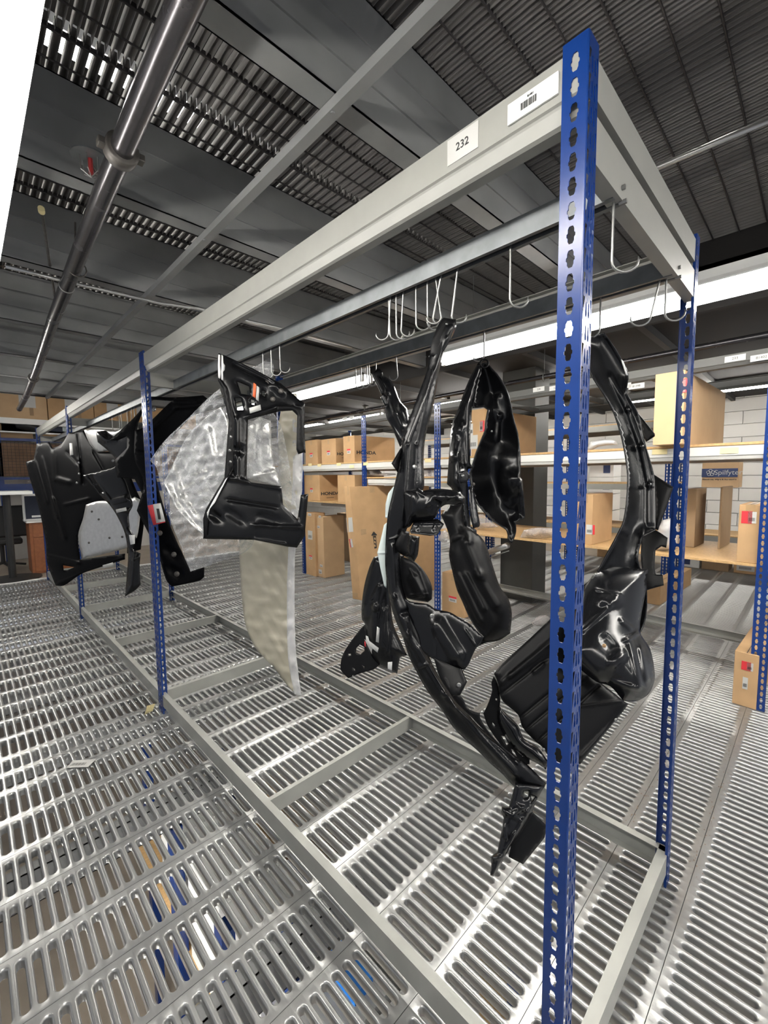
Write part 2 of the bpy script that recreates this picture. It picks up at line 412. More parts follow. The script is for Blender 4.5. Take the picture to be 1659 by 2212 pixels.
for j, yy in enumerate(LY):
    d = 1
    n0 = .0025 if j == 0 else .006
    if j == 0:
        cbeam('end_beam', (.042,.003,0), (WX-.042,.003,0), 2.102, 2.168, (0,1,0), 'beam', rack, lip=.03)
    cbeam('end_beam', (.042 if j == 0 else .004,yy+n0,0), (WX-.004,yy+n0,0), 1.997 if j == 0 else 2.0, 2.076, (0,1,0), 'beam', rack, lip=.03)
    cbeam('base_crossbar', (.006,yy+n0,0), (WX-.006,yy+n0,0), .05, .122, (0,1,0), 'rail', rack, lip=.03)
for rx in (.19,.67):                          # galvanised channels with an open slot underneath
    for i in range(3):
        b = MB(); pr = [(-.0205,0),(-.0205,.05),(.0205,.05),(.0205,0),(.009,0),(.009,.008),(.011,.008),(.011,.003),(.018,.003),(.018,.047),(-.018,.047),(-.018,.003),(-.011,.003),(-.011,.008),(-.009,.008),(-.009,0)]
        b.prism(pr, (rx,LY[i]+.012,1.995), (rx,LY[i+1]-.008,1.995), (1,0,0), (0,0,1)); b.build('hanging_rail', M['galv'], rack)
for rx in (.19,.67):
    for dz in (0,.022): MB().tube([(rx+dz*.5,-.004,2.018-dz),(rx+dz*.5,.01,2.018-dz)], .0048, 6).build('bolt_head', M['wire'], rack)

# ------------------------------------------------------------------ fluorescent fittings
def lamp(x, y0, y1, z, label, group=None, n=2, along='y', em='tube', w=.062, deep=False):
    t = thing('fluorescent_light', label, 'ceiling light', (x,(y0+y1)/2,z) if along == 'y' else ((y0+y1)/2,x,z), group)
    def B(a, b_): return (a, b_) if along == 'y' else ((a[1],a[0],a[2]), (b_[1],b_[0],b_[2]))
    def T(p): return p if along == 'y' else (p[1],p[0],p[2])
    m = MB(); m.box(*B((x-.035,y0,z+.045),(x+.035,y1,z+.095))); m.build('housing', M['white'], t)
    m = MB(); pr = [(-w-.006,.012),(-w,.012),(-.03,.03),(.03,.03),(w,.012),(w+.006,.012),(w+.006,.02),(.03,.05),(-.03,.05),(-w-.006,.02)]
    if deep: pr = [(-.115,.005),(-.05,.03),(.05,.03),(.115,.005),(.115,.012),(.05,.05),(-.05,.05),(-.115,.012)]
    m.prism(pr, T((x,y0,z)), T((x,y1,z)), T((1,0,0)), (0,0,1)); m.build('reflector', M['white'], t)
    for k in range(n):
        s = (k-(n-1)/2)*(.1 if deep else .075); m = MB(); m.tube([T((x+s,y0+.03,z-.012)),T((x+s,y1-.03,z-.012))], .019 if deep else .0165, 12); m.build('tube', M[em], t, smooth=True)
        for ye in (y0, y1-.03): MB().box(*B((x+s-.014,ye,z-.03),(x+s+.014,ye+.03,z+.045))).build('lamp_holder', M['white'], t)
    for yy in (y0+.3, y1-.3): MB().tube([T((x,yy,z+.09)),T((x,yy,z+.13 if z < 0 else (2.6 if x > 2.4 and z < 2.6 else z+.55)))], .003, 6).build('hanger_wire', M['wire'], t)
    return t
lamp(-.705, -1.0, 1.87, 2.235, 'blazing twin tube light at the top left corner of the photo')
lamp(-.74, -3.6, -1.15, 2.235, 'twin tube light behind the photographer over the left aisle')
lamp(-1.95, .3, 2.7, 2.3, 'added unseen twin tube light behind the camera, brightening the rack end beams', along='x')  # added source out of view, lights the end beams
lamp(1.78, -3.2, -.76, 2.265, 'twin tube light behind the photographer over the right aisle', deep=True)
lamp(1.78, -.72, 1.72, 2.295, 'long blazing twin tube light crossing behind the tall front blue post', deep=True)
lamp(1.78, 2.5, 4.94, 2.295, 'twin tube light ending above the small cartons, farther along the aisle', deep=True)
lamp(-.74, 4.6, 7.0, 2.245, 'twin tube light over the left aisle beyond the grey pipe')
lamp(2.62, -1.4, 1.0, 3.75, 'light on the floor above, glowing through the ceiling grating', along='x', n=2)
lamp(4.6, -1.2, 1.2, 3.75, 'second light above the grating, half hidden by the joists', along='x')
lamp(-.2, .6, 2.6, 4.2, 'light above the grating over the tall front blue post', along='x')
for i, (x, y) in enumerate([(4.4,1.8),(4.4,5.0),(6.2,-.6),(6.2,3.4),(6.2,7.0)]):
    lamp(x, y, y+2.4, 2.5, 'distant tube light over the rear shelving', 'tube lights over the rear aisles', em='tubefar')
lamp(9.6, -2.2, 1.0, 3.6, 'tube light high over the desk area', along='x')
lamp(9.6, 2.0, 5.0, 3.6, 'tube light high over the far cartons', along='x')
lamp(4.9, -1.2, 1.2, -.6, 'tube light on the level below, seen through the grating', em='tubefar')
lamp(-1.0, .4, 2.8, -.48, 'tube light below the left part of the grating', em='tubefar')

# ------------------------------------------------------------------ hooks
def jhook(rx, y, ang, label, L=.125, lean=0, r=.02, lean2=0, group=None):
    d = Vector((math.cos(ang), math.sin(ang), 0)); top = Vector((rx,y,2.003)); bot = top+Vector((lean2,lean,-L+r))
    pts = [top+Vector((0,0,.012)), top, (top+bot)/2, bot]
    for k in range(1, 11):
        w = math.pi*k/10*1.08; pts.append(bot+d*(r-r*math.cos(w))*1.0+Vector((0,0,-r*math.sin(w)*.9)))
    b = MB().tube(pts, [.0028]*(len(pts)-2)+[.0022,.0012], 8)
    return tag(b.build('hook', M['wire'], None, True), label, 'hook', group)
A = -math.pi/4
jhook(.19,.246,A,'empty wire hook hanging alone left of the tall front blue post',.150,r=.022)
jhook(.19,.017,A-.1,'empty wire hook hanging just right of the tall front blue post',.145,.0,.026)
jhook(.19,.40,A,'wire hook carrying the long curved black liner under the near hanging rail',.142,.02)
for i, (y, ln, a) in enumerate([(.455,.03,A),(.476,-.02,A+3),(.505,.0,A+.3),(.548,.0,A),(.598,.01,A),(.628,.0,A-.1),(.652,.01,A+2.9),(.660,-.004,A)]):
    jhook(.19, y, a, 'empty wire hook in the crowded cluster, %s' % ORD[7-i], .13+.004*(i%3), ln, group='cluster of empty hooks on the near rail')
for i, y in enumerate([1.375,1.335,1.29,1.275,1.225]):
    jhook(.67, y, A+.1, 'empty wire hook between the two ceiling lights, %s in the row of five' % ORD[i], .11, group='row of empty hooks on the far rail')
jhook(.67,1.092,A+2.8,'wire hook right of the row of five, above the shiny small liner',.115,-.01)
jhook(.67,.624,A+math.pi*.9,'wire hook carrying the leaf shaped liner in front of the ceiling light',.118)
jhook(.67,.205,A+2.6,'wire hook carrying the tall liner right of the front blue post',.125,.0,.024)
jhook(.67,.045,A+2.8,'left hook of the pair against the bright light near the right rear post',.125,.02,.026)
jhook(.67,.03,A-.2,'right hook of the pair against the bright light near the right rear post',.125,0,.026)
for i, y in enumerate([1.30,1.37,1.44]):
    jhook(.19, y, A, 'thin wire hook above the big black frame panel, %s' % ORD[2-i], .12, group='hooks over the big frame panel')
for i, y in enumerate([3.0,3.12,3.42,3.5,3.62,3.8,3.86,4.1]):
    jhook(.19, y, A if i%2 else A+2.6, 'small wire hook above the dark far panels, %s' % ORD[7-i], .135, group='far hooks over the dark panels')

# ------------------------------------------------------------------ pixel-outlined shells standing at their own depth
def crop(ox, oy, s): return lambda pts: [(ox+x/s, oy+y/s) for x, y in pts]
def smooth_poly(P, n=4):
    N = len(P); V_ = [Vector(p) for p in P]; T = []
    for i in range(N):
        a, b_ = V_[i]-V_[i-1], V_[(i+1)%N]-V_[i]
        sharp = a.length < 1e-6 or b_.length < 1e-6 or a.normalized().dot(b_.normalized()) < .78
        T.append(None if sharp else (V_[(i+1)%N]-V_[i-1])*.5)
    out = []
    for i in range(N):
        p1, p2 = V_[i], V_[(i+1)%N]; d = p2-p1; lim = d.length
        def tt(q): 
            if q is None: return d*.9
            return q*min(1, lim/max(q.length, 1e-6))
        m1, m2 = tt(T[i]), tt(T[(i+1)%N])
        for k in range(n):
            t = k/n; out.append(tuple((2*t**3-3*t*t+1)*p1+(t**3-2*t*t+t)*m1+(-2*t**3+3*t*t)*p2+(t**3-t*t)*m2))
    return out
def plane3(anc):
    U = np.array([[u,v] for u, v, d in anc], float); c0 = U.mean(0); sc = max(np.ptp(U[:,0]), np.ptp(U[:,1]), 1)
    A_ = np.c_[np.ones(len(U)), (U-c0)/sc]; bb = np.array([1/d for u, v, d in anc]); m = bb.mean()
    lam = np.diag([0,.02,.02]); c = np.linalg.solve(A_.T@A_+lam, A_.T@bb)
    lo, hi = bb.min(), bb.max(); mid = (lo+hi)/2; hw_ = (hi-lo)/2+.035*m
    return lambda u, v: 1/(mid+hw_*np.tanh((c[0]+c[1]*(u-c0[0])/sc+c[2]*(v-c0[1])/sc-mid)/hw_))
def shell(name, outline, anc, m, parent=None, holes=(), bulge=0, bw=12, ridges=(), step=6, thick=.003, smooth=True, crumple=0, off=0, cyl=None, rim=0):
    P = smooth_poly(outline) if smooth else outline
    # resample the border
    def dense(Q, smo):
        Q = smooth_poly(Q) if smo else Q
        o = []
        for i in range(len(Q)):
            a, b = Vector(Q[i]), Vector(Q[(i+1)%len(Q)]); n = max(1, int((b-a).length/(step*1.2)))
            for k in range(n): o.append(a.lerp(b, k/n))
        return o
    loops = [dense(P, False)]+[dense(h, len(h) > 4 and smooth) for h in holes]
    vs = []; ed = []
    for L_ in loops:
        n0 = len(vs); vs += L_; ed += [(n0+i, n0+(i+1)%len(L_)) for i in range(len(L_))]
    B = np.array([tuple(p) for p in vs]); E2 = np.array([(tuple(vs[a]), tuple(vs[c])) for a, c in ed])
    x0, y0 = B.min(0); x1, y1 = B.max(0)
    gx, gy = np.meshgrid(np.arange(x0, x1, step), np.arange(y0, y1, step*.87)); gx = gx+((np.arange(gx.shape[0])%2)*step*.5)[:, None]
    G = np.stack([gx.ravel(), gy.ravel()], 1)
    def info(Q):
        a = E2[None,:,0]; c = E2[None,:,1]; q = Q[:,None]; ab = c-a
        t = np.clip(((q-a)*ab).sum(-1)/np.maximum((ab**2).sum(-1), 1e-9), 0, 1); dd = np.sqrt(((q-a-ab*t[...,None])**2).sum(-1)).min(1)
        cr = ((a[...,1] > q[...,1]) != (c[...,1] > q[...,1])) & (q[...,0] < (c[...,0]-a[...,0])*(q[...,1]-a[...,1])/np.where(a[...,1] == c[...,1], 1e-9, c[...,1]-a[...,1])+a[...,0])
        return dd, cr.sum(1)%2 == 1
    dd, ins = info(G); ok = ins & (dd > step*.45); ex = []
    for (u0,v0,u1,v1,w,h) in ridges:
        a = np.array([u0,v0], float); ab = np.array([u1-u0,v1-v0], float); ln = max(np.hypot(*ab), 1e-6); dr = ab/ln; nr = np.array([-dr[1],dr[0]])
        t = np.clip(((G-a)@ab)/ln**2, 0, 1); ok &= np.sqrt(((G-a-ab*t[:,None])**2).sum(1)) > w*1.9
        for o_ in (-1.7,-1.15,-.65,0,.65,1.15,1.7):
            for q_ in np.linspace(-w*1.2, ln+w*1.2, max(3, int(ln/(step*.9))+3)): ex.append(a+dr*q_+nr*o_*w)
    G = G[ok]
    if ex:
        ex = np.array(ex); d2, i2 = info(ex); G = np.r_[G, ex[i2 & (d2 > 1.0)]]
    pts = [Vector(p) for p in B]+[Vector(p) for p in G]
    ov, oe, of, *_ = delaunay_2d_cdt(pts, ed, [], 1, 1e-4)
    Q = np.array([tuple(p) for p in ov]); dist, _ins = info(Q); dist[:0] = 0
    cen = np.array([Q[list(f)].mean(0) for f in of]); _, fin = info(cen)
    dep = plane3(anc)(Q[:,0], Q[:,1])+off
    if bulge: dep -= bulge*(1-np.exp(-dist/bw))
    if rim: dep -= rim*np.exp(-(dist/4.)**2)
    if cyl:                                   # roll the sheet about an axis line: (u0,v0,u1,v1,half width,height)
        for (u0,v0,u1,v1,w,h) in cyl:
            ax = np.array([u1-u0,v1-v0]); ax = ax/np.hypot(*ax); s = (Q[:,0]-u0)*-ax[1]+(Q[:,1]-v0)*ax[0]
            dep -= h*(np.sqrt(np.clip(1-(s/w)**2, 0, 1))-.5)
    for (u0,v0,u1,v1,w,h) in ridges:
        a = np.array([u0,v0]); ab = np.array([u1-u0,v1-v0]); t = np.clip(((Q-a)@ab)/max(ab@ab, 1e-9), 0, 1)
        dq = np.sqrt(((Q-a-ab*t[:,None])**2).sum(1)); hh = math.copysign(min(abs(h), 1.15*w*float(dep.mean())/FPX), h); dep -= hh*np.exp(-(dq/w/1.15)**3)*np.clip(dist/4, 0, 1)
    if crumple:
        rs = np.random.RandomState(len(Q)); 
        for k in range(16):
            w = rs.uniform(-1,1,2)*rs.choice([.03,.08,.16]); dep += crumple*(np.abs(np.sin(Q@w+rs.uniform(0,6)))-.5)*.35
    V3 = [at(float(q[0]), float(q[1]), float(d)) for q, d in zip(Q, dep)]
    me = bpy.data.meshes.new(name); me.from_pydata(V3, [], [tuple(f) for f, k in zip(of, fin) if k]); me.update()
    if (me.polygons and me.polygons[0].normal.dot(EYE-Vector(V3[me.polygons[0].vertices[0]])) < 0): me.flip_normals()
    for p in me.polygons: p.use_smooth = True
    o = link(name, me, m, parent)
    if thick: s = o.modifiers.new('s', 'SOLIDIFY'); s.thickness = thick; s.offset = -1
    return o
def box_decal(parent, quad, anc, m='paper', name='label', off=-.004, thick=.0005):
    return shell(name, quad, anc, M[m], parent, step=30, thick=thick, smooth=False, off=off)
#HANGING
# ------------------------------------------------------------------ hanging body parts
c1 = crop(700,660,4.81); c2 = crop(950,760,5.53); c3 = crop(0,740,2.37); c4 = crop(820,960,4.607); c5 = crop(850,1280,3.569)
c6 = crop(1020,1240,3.95); c7 = crop(1180,640,2.05); c8 = crop(720,1050,5.144); c9 = crop(1059,740,2.765)
PL, PM, PG = M['plastic'], M['plasticm'], M['plasticg']
def rdg(cr, L): return [tuple(cr([(a,b)])[0])+tuple(cr([(c,d)])[0])+(w,h) for a,b,c,d,w,h in L]
def plug(parent, u, v, d, r=4, m='wire', name='hole_grommet'):
    return shell(name, [(u+r*math.cos(k), v+r*math.sin(k)) for k in [i*math.pi/4 for i in range(8)]], [(u,v,d),(u+9,v,d),(u,v+9,d)], M[m], parent, step=4, thick=.001, smooth=False)

# -- A: the long curved liner (near rail)
t = thing('fender_liner', 'very long curved glossy black liner with a bracket at its lower tip', 'car part', on(976,690,'x',.19))
aA = [(970,700,1.15),(850,1150,1.12),(1150,1690,1.06),(900,900,1.14)]
Aout = [(955,688),(984,690),(986,704),(978,725),(962,752),(955,772),(949,800),(941,850),(933,889),(922,930),(917,960),(915,1000),(916,1024),(916,1050),(908,1075),(896,1110),(880,1140),(871,1166),(864,1200),(866,1240),(872,1275),(885,1310),(897,1345),(912,1380),(928,1420),(945,1455),(962,1480),(985,1507),(1010,1540),(1032,1566),(1062,1592),(1095,1620),(1135,1648),(1180,1692),(1176,1702),(1130,1712),(1105,1694),(1085,1672),(1060,1650),(1035,1625),(1005,1598),(978,1570),(955,1535),(932,1505),(915,1480),(900,1452),(884,1420),(868,1372),(855,1342),(845,1310),(837,1265),(832,1220),(833,1166),(838,1110),(848,1065),(856,1030),(862,1003),(868,961),(877,925),(893,880),(906,845),(922,800),(930,755),(940,715)]
shell('liner_strip', Aout, aA, PL, t, bulge=.02, bw=9, step=5, thick=.0035, ridges=
   [(965,730,880,960,3.5,.012),(880,960,868,1120,3.5,.014),(935,800,900,960,3,.010),(900,960,893,1090,3,.012),(845,1180,850,1290,5,.010),(850,1290,880,1370,6,.012),(880,1370,960,1500,5,.012),(960,1500,1110,1670,7,.012),(905,1400,985,1530,3,.008),(985,1530,1120,1650,3,.008),(868,1325,892,1318,5,-.006),(838,1166,866,1158,2,.005),(908,1440,940,1428,3,.006)])
shell('top_tab', [(958,686),(985,690),(972,735),(948,775),(930,768),(934,735)], [(970,700,1.135),(935,770,1.13),(980,700,1.138)], PM, t, step=6, thick=.002, bulge=.004, bw=5)
plug(t, *c1([(1275,190)])[0], 1.128, 2.5)
plug(t, *c1([(942,1675)])[0], 1.10, 5)
shell('bracket_arm', c4([(240,470),(380,430),(430,460),(560,440),(700,450),(800,470),(850,530),(840,590),(760,600),(660,600),(600,640),(560,720),(500,760),(340,770),(300,820),(240,840),(235,600)]), [(880,1080,1.10),(1000,1075,1.05),(890,1130,1.10)], PL, t, bulge=.03, bw=14, step=4, ridges=rdg(c4,[(350,440,430,500,4,.012),(345,500,330,700,5,.016),(480,600,560,500,4,.014),(600,620,640,520,4,.016),(540,560,600,600,5,-.012),(700,540,760,500,4,.01)]))
plug(t, *c4([(803,530)])[0], 1.015, 4)
shell('bracket_shelf', c4([(300,860),(350,740),(580,742),(640,790),(570,900),(500,910),(310,885)]), [(895,1150,1.08),(950,1150,1.06),(910,1120,1.10)], PL, t, step=4, smooth=False, ridges=rdg(c4,[(350,785,600,785,2.5,.012),(385,845,425,765,3,.014),(540,845,570,770,3,.014),(310,888,560,905,2.5,.01)]))
shell('lower_boss', c4([(160,990),(220,850),(300,870),(290,1000),(300,1090),(240,1110),(180,1070)]), [(860,1180,1.09),(885,1180,1.1),(870,1150,1.09)], PM, t, bulge=.02, bw=8, step=4)
shell('side_fin', c1([(705,1640),(800,1480),(815,1500),(770,1735)]), [(860,1000,1.13),(870,960,1.13),(850,1010,1.1)], PM, t, step=5, smooth=False, thick=.002)
shell('gasket', c8([(672,0),(655,20),(610,80),(580,200),(577,350),(600,360),(600,400),(565,430),(520,620),(488,740),(520,900),(565,1110),(590,1135),(590,900),(600,640),(625,400),(655,200),(695,60)]), [(840,1080,1.145),(820,1190,1.14),(832,1260,1.135)], M['gasket'], t, step=4, thick=.002, smooth=False, bulge=.004, bw=4, ridges=rdg(c8,[(490,745,580,740,2,.005),(580,355,640,330,2,.004)]))
# small lamp-like pocket and the flap to the right
shell('pocket', c4([(200,1110),(340,1160),(450,1270),(520,1410),(520,1540),(480,1570),(300,1540),(230,1500),(190,1300)]), [(870,1220,1.12),(930,1290,1.10),(880,1290,1.12)], PM, t, bulge=.01, bw=6, step=4, ridges=rdg(c4,[(305,1250,440,1510,2.5,.010),(440,1510,300,1530,2.5,.01),(390,1260,475,1490,2,.012),(475,1490,300,1500,2,.01),(340,1340,400,1460,9,.012)]))
shell('flap', c4([(210,1480),(300,1560),(480,1590),(560,1640),(700,1670),(800,1730),(900,1790),(985,1870),(1040,1915),(1000,1990),(960,2030),(920,2110),(880,2200),(830,2240),(700,2200),(560,2150),(430,2060),(380,1900),(300,1720)]), [(880,1310,1.10),(1040,1378,1.02),(990,1450,1.02)], PL, t, bulge=.006, bw=10, step=5, ridges=rdg(c4,[(570,1800,760,2100,13,.02),(545,1810,560,2180,2.5,.01),(850,1850,960,2010,2.5,.008)]))
plug(t, *c4([(522,1708)])[0], 1.035, 5)
shell('inner_web', c5([(400,700),(470,760),(530,810),(565,880),(620,915),(668,930),(668,965),(740,1080),(840,1190),(960,1290),(930,1300),(760,1130),(600,960),(470,830)]), [(960,1480,1.04),(1040,1560,1.02),(1110,1640,1.02)], PM, t, bulge=.004, bw=5, step=5)
shell('lower_tab', c5([(310,500),(400,520),(520,560),(540,620),(567,690),(515,790),(450,800),(410,740),(350,640)]), [(960,1450,1.03),(1000,1500,1.0),(1010,1460,1.02)], PM, t, bulge=.006, bw=5, step=4, ridges=rdg(c5,[(395,670,425,735,2,.006)]))
plug(t, *c5([(505,714)])[0], .995, 5)
# tip bracket
shell('tip_bracket', c5([(940,1465),(1165,1490),(1100,1610),(1060,1720),(990,1830),(900,1960),(850,2060),(800,2150),(770,2190),(745,2180),(755,2090),(745,2040),(800,2000),(830,1850),(850,1740),(830,1690),(835,1650),(890,1650),(915,1560)]), [(1110,1690,1.04),(1170,1700,1.06),(1065,1880,.99)], PG, t, step=4, smooth=False, bulge=.012, bw=4, thick=.004, holes=[c5([(1010,1540),(1040,1535),(1035,1575),(1005,1580)]), c5([(1060,1570),(1090,1575),(1070,1600)])],
  ridges=rdg(c5,[(840,1680,990,1760,4,.03),(940,1700,1000,1660,5,.02),(960,1640,1050,1700,4,.018),(850,1800,870,1900,4,.016),(930,1860,900,1960,3,.02),(750,2050,840,2040,4,.03),(1080,1620,870,1980,3,.02)]))
shell('tip_flap', c5([(1070,1690),(1185,1800),(1165,1890),(1000,2095),(890,2040),(910,1940)]), [(1150,1750,1.05),(1180,1790,1.06),(1105,1850,1.02)], PM, t, step=6, smooth=False, bulge=.003, bw=5)

# -- B: small shiny liner on the far rail plus its lower half
t = thing('fender_liner', 'short shiny black liner hanging just left of the long curved one', 'car part', on(850,830,'x',.67))
aB = [(815,800,1.93),(880,930,1.88),(830,1000,1.9)]
shell('liner_strip', c1([(560,650),(605,690),(620,730),(690,770),(740,860),(790,990),(860,1070),(895,1170),(900,1280),(840,1350),(820,1430),(790,1470),(740,1350),(690,1240),(650,1170),(635,1070),(640,960),(590,850),(500,705)]), aB, M['plasticg'], t, bulge=.05, bw=14, step=4, ridges=rdg(c1,[(545,690,650,900,4,.02),(650,900,740,1120,3.5,.025),(740,1120,830,1290,4,.02),(655,1180,800,1400,3,.015),(740,860,880,1200,4,.01)]))
shell('top_block', c1([(495,705),(570,650),(608,690),(600,715),(560,720),(640,900),(600,920)]), [(810,800,1.86),(825,800,1.86),(830,850,1.85)], PM, t, step=4, smooth=False, thick=.02)
shell('side_clip', c1([(585,945),(620,915),(660,950),(665,1030),(630,1040)]), [(825,860,1.84),(838,870,1.84),(830,850,1.84)], PL, t, step=4, smooth=False, thick=.012)
t = thing('fender_liner', 'ribbed black liner with a paper tag and a perforated round end', 'car part', at(820,1240,1.75))
aC = [(800,1240,1.62),(850,1430,1.56),(790,1400,1.62)]
shell('liner_body', c8([(500,770),(640,700),(900,840),(940,760),(960,560),(840,540),(800,760),(640,1000),(660,1500),(760,1750),(820,1880),(740,1900),(710,2085),(600,2040),(500,1990),(420,1880),(380,1700),(350,1530),(318,1480),(315,1330),(345,1100),(400,900),(450,790)]), aC, PL, t, bulge=.05, bw=16, step=4, ridges=rdg(c8,[(470,800,340,1300,4,.02),(560,980,430,1250,3,.018),(520,1130,470,1350,6,.02),(470,1350,440,1680,7,.02),(560,1380,540,1800,3,.02),(610,1350,570,1800,3,.02),(640,1420,600,1850,4,.02)]))
shell('perforated_end', c8([(350,1540),(300,1590),(170,1760),(95,1900),(80,2030),(110,2080),(165,2135),(300,2080),(440,2040),(510,1990),(470,1900),(380,1780),(370,1620)]), [(750,1400,1.66),(800,1420,1.6),(750,1460,1.62)], PM, t, step=4, thick=.004, holes=[c8([(250,1800),(290,1760),(345,1790),(345,1830),(300,1870),(250,1850)]), c8([(165,1865),(195,1860),(195,1880),(170,1885)]), c8([(205,2015),(240,2025),(240,2055)]), c8([(310,1985),(345,2005),(340,2020)]), c8([(205,2105),(222,2100),(225,2112),(208,2118)])])
box_decal(t, c8([(345,1700),(375,1760),(430,1870),(425,1840),(440,1790)]), [(795,1400,1.53),(805,1410,1.53),(790,1380,1.53)], 'paper', 'paper_tag')
box_decal(t, c8([(360,1660),(385,1670),(400,1720),(505,1800),(490,1850),(440,1810),(365,1730)]), [(795,1400,1.52),(805,1410,1.51),(790,1380,1.53)], 'paper', 'paper_tag')
box_decal(t, c8([(346,1720),(362,1745),(362,1790),(347,1775)]), [(795,1400,1.525),(805,1410,1.525),(790,1380,1.525)], 'red', 'red_print')
box_decal(t, c8([(485,1560),(515,1580),(505,1740),(472,1730)]), [(815,1370,1.5),(818,1380,1.5),(812,1350,1.5)], 'paper', 'paper_label')
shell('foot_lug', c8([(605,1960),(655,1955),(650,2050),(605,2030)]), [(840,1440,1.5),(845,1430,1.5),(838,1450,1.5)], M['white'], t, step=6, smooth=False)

# -- C: leaf shaped liner in front of the right lamp
t = thing('fender_liner', 'tall leaf shaped black wheel arch liner hanging by a ring', 'car part', on(1046,790,'x',.67))
shell('left_strand', c2([(465,120),(500,150),(490,230),(440,420),(400,640),(385,700),(370,900),(365,1330),(400,1380),(340,1400),(330,1540),(340,1640),(340,1800),(370,2080),(440,2130),(440,2200),(300,2180),(230,2050),(150,1650),(85,1580),(105,1300),(125,1000),(160,820),(220,680),(300,450),(380,270)]), [(1040,790,1.64),(975,1050,1.60),(1010,1100,1.56)], PL, t, bulge=.06, bw=18, step=5, ridges=rdg(c2,[(250,900,180,1250,8,.018),(180,1250,200,1600,8,.02),(330,600,330,1330,5,.02),(230,1000,260,1350,6,-.02),(260,1450,340,1450,5,.008)]))
shell('right_bowl', c2([(480,150),(560,130),(620,200),(700,290),(780,420),(840,600),(880,800),(930,980),(960,1160),(968,1350),(960,1500),(985,1530),(1000,1700),(1010,1960),(1000,1990),(900,2030),(905,2150),(860,2290),(820,2240),(815,2180),(790,2120),(640,2020),(520,1900),(440,1800),(400,1700),(370,1560),(360,1460),(400,1320),(440,1190),(500,1040),(540,940),(550,830),(575,690),(530,655),(395,670),(430,420),(470,260)]), [(1060,800,1.64),(1090,1000,1.72),(1110,1130,1.62)], PL, t, bulge=-.10, bw=34, step=5, ridges=rdg(c2,[(700,560,720,760,8,.03),(720,760,690,1040,4,.02),(800,1300,850,1560,22,.035),(850,1560,830,1780,18,.03),(940,1000,960,1500,4,.025),(980,1560,940,1980,5,.02)]))
b = MB(); pr = [at(1046+9*math.cos(k*math.pi/7), 785+9*math.sin(k*math.pi/7), 1.635) for k in range(15)]; b.tube(pr, .0035, 8, cap=False); b.build('hanging_ring', PM, t, smooth=True)
plug(t, *c2([(278,1480)])[0], 1.50, 3.5); plug(t, *c2([(622,948)])[0], 1.60, 2.2); plug(t, *c2([(400,1580)])[0], 1.56, 4, 'iron')
shell('clip_plate', c2([(235,1430),(330,1410),(360,1500),(320,1560),(240,1570),(220,1500)]), [(1000,1020,1.52),(1015,1035,1.52),(990,1040,1.52)], M['gasket'] if 0 else PG, t, step=5, smooth=False)
shell('side_plate', c2([(345,1610),(400,1610),(430,1760),(460,1950),(480,2060),(470,2090),(400,2110),(370,2000),(345,1800)]), [(1015,1060,1.52),(1030,1100,1.52),(1020,1120,1.5)], PG, t, step=5, bulge=.008, bw=5)
# lower strand (rolled channel)
Lo = c4([(610,700),(700,600),(830,590),(840,800),(860,820),(960,880),(1040,960),(1090,1090),(1140,1250),(1200,1420),(1280,1530),(1315,1680),(1305,1830),(1300,1870),(1190,1950),(1060,1970),(1010,1960),(1000,1900),(930,1790),(880,1700),(820,1560),(770,1450),(720,1250),(690,1100),(700,1000),(690,900),(650,790)])
shell('lower_strand', Lo, [(985,1110,1.52),(1090,1350,1.42),(1000,1340,1.44)], PM, t, step=5, bulge=.05, bw=16, ridges=rdg(c4,[(860,980,1000,1300,9,.025),(1000,1300,1180,1600,10,.02),(720,950,820,900,5,.012),(860,1300,1030,1640,5,.008),(780,1300,1000,1760,5,.008),(850,1680,1030,1900,4,.01),(850,820,900,960,7,.02)]))
shell('end_strip', c4([(1010,1930),(1300,1830),(1300,1880),(1190,1950),(1060,1975),(960,2020),(920,2110),(885,2190),(830,2260),(870,2150),(940,2050)]), [(1040,1380,1.42),(1100,1370,1.42),(1010,1440,1.4)], PL, t, step=5, thick=.004)

# -- D: right hand liner with the big shell
t = thing('fender_liner', 'large black liner right of the tall front post with a wide glossy bowl', 'car part', on(1300,715,'x',.67))
Dup = c9([(560,-20),(680,-60),(760,60),(822,190),(815,300),(880,420),(925,610),(975,790),(985,960),(985,1120),(905,1160),(880,1300),(930,1460),(910,1700),(760,1900),(560,1900),(500,1700),(500,1500),(620,1400),(700,1260),(760,1150),(800,1060),(820,900),(820,760),(790,580),(740,420),(680,310),(600,180)])
shell('liner_neck', Dup, [(1300,730,1.35),(1395,950,1.36),(1330,1250,1.22)], PL, t, bulge=-.03, bw=14, step=5, ridges=rdg(c9,[(720,200,820,400,5,.02),(820,400,900,620,5,.02),(900,620,950,850,5,.02),(950,850,950,1080,5,.02),(910,1120,905,1250,3,.014),(600,180,730,400,4,.012),(720,1365,860,1365,3,.02)]))
shell('upper_fin', c9([(880,420),(978,545),(978,560),(930,592),(915,560)]), [(1385,900,1.36),(1412,940,1.3),(1398,950,1.34)], PM, t, step=5, smooth=False)
shell('side_fin', c9([(965,780),(1093,862),(1050,990),(1000,1120),(980,1110),(985,950)]), [(1410,1030,1.36),(1450,1050,1.28),(1415,1140,1.3)], PM, t, step=6, smooth=False, bulge=.003, bw=5)
shell('hooked_edge', c9([(905,1110),(985,1120),(1058,1165),(1050,1225),(1020,1215),(985,1240),(980,1340),(990,1385),(1030,1385),(1037,1450),(960,1470),(930,1480),(900,1300)]), [(1400,1150,1.34),(1440,1170,1.28),(1400,1270,1.28)], PM, t, step=5, thick=.004)
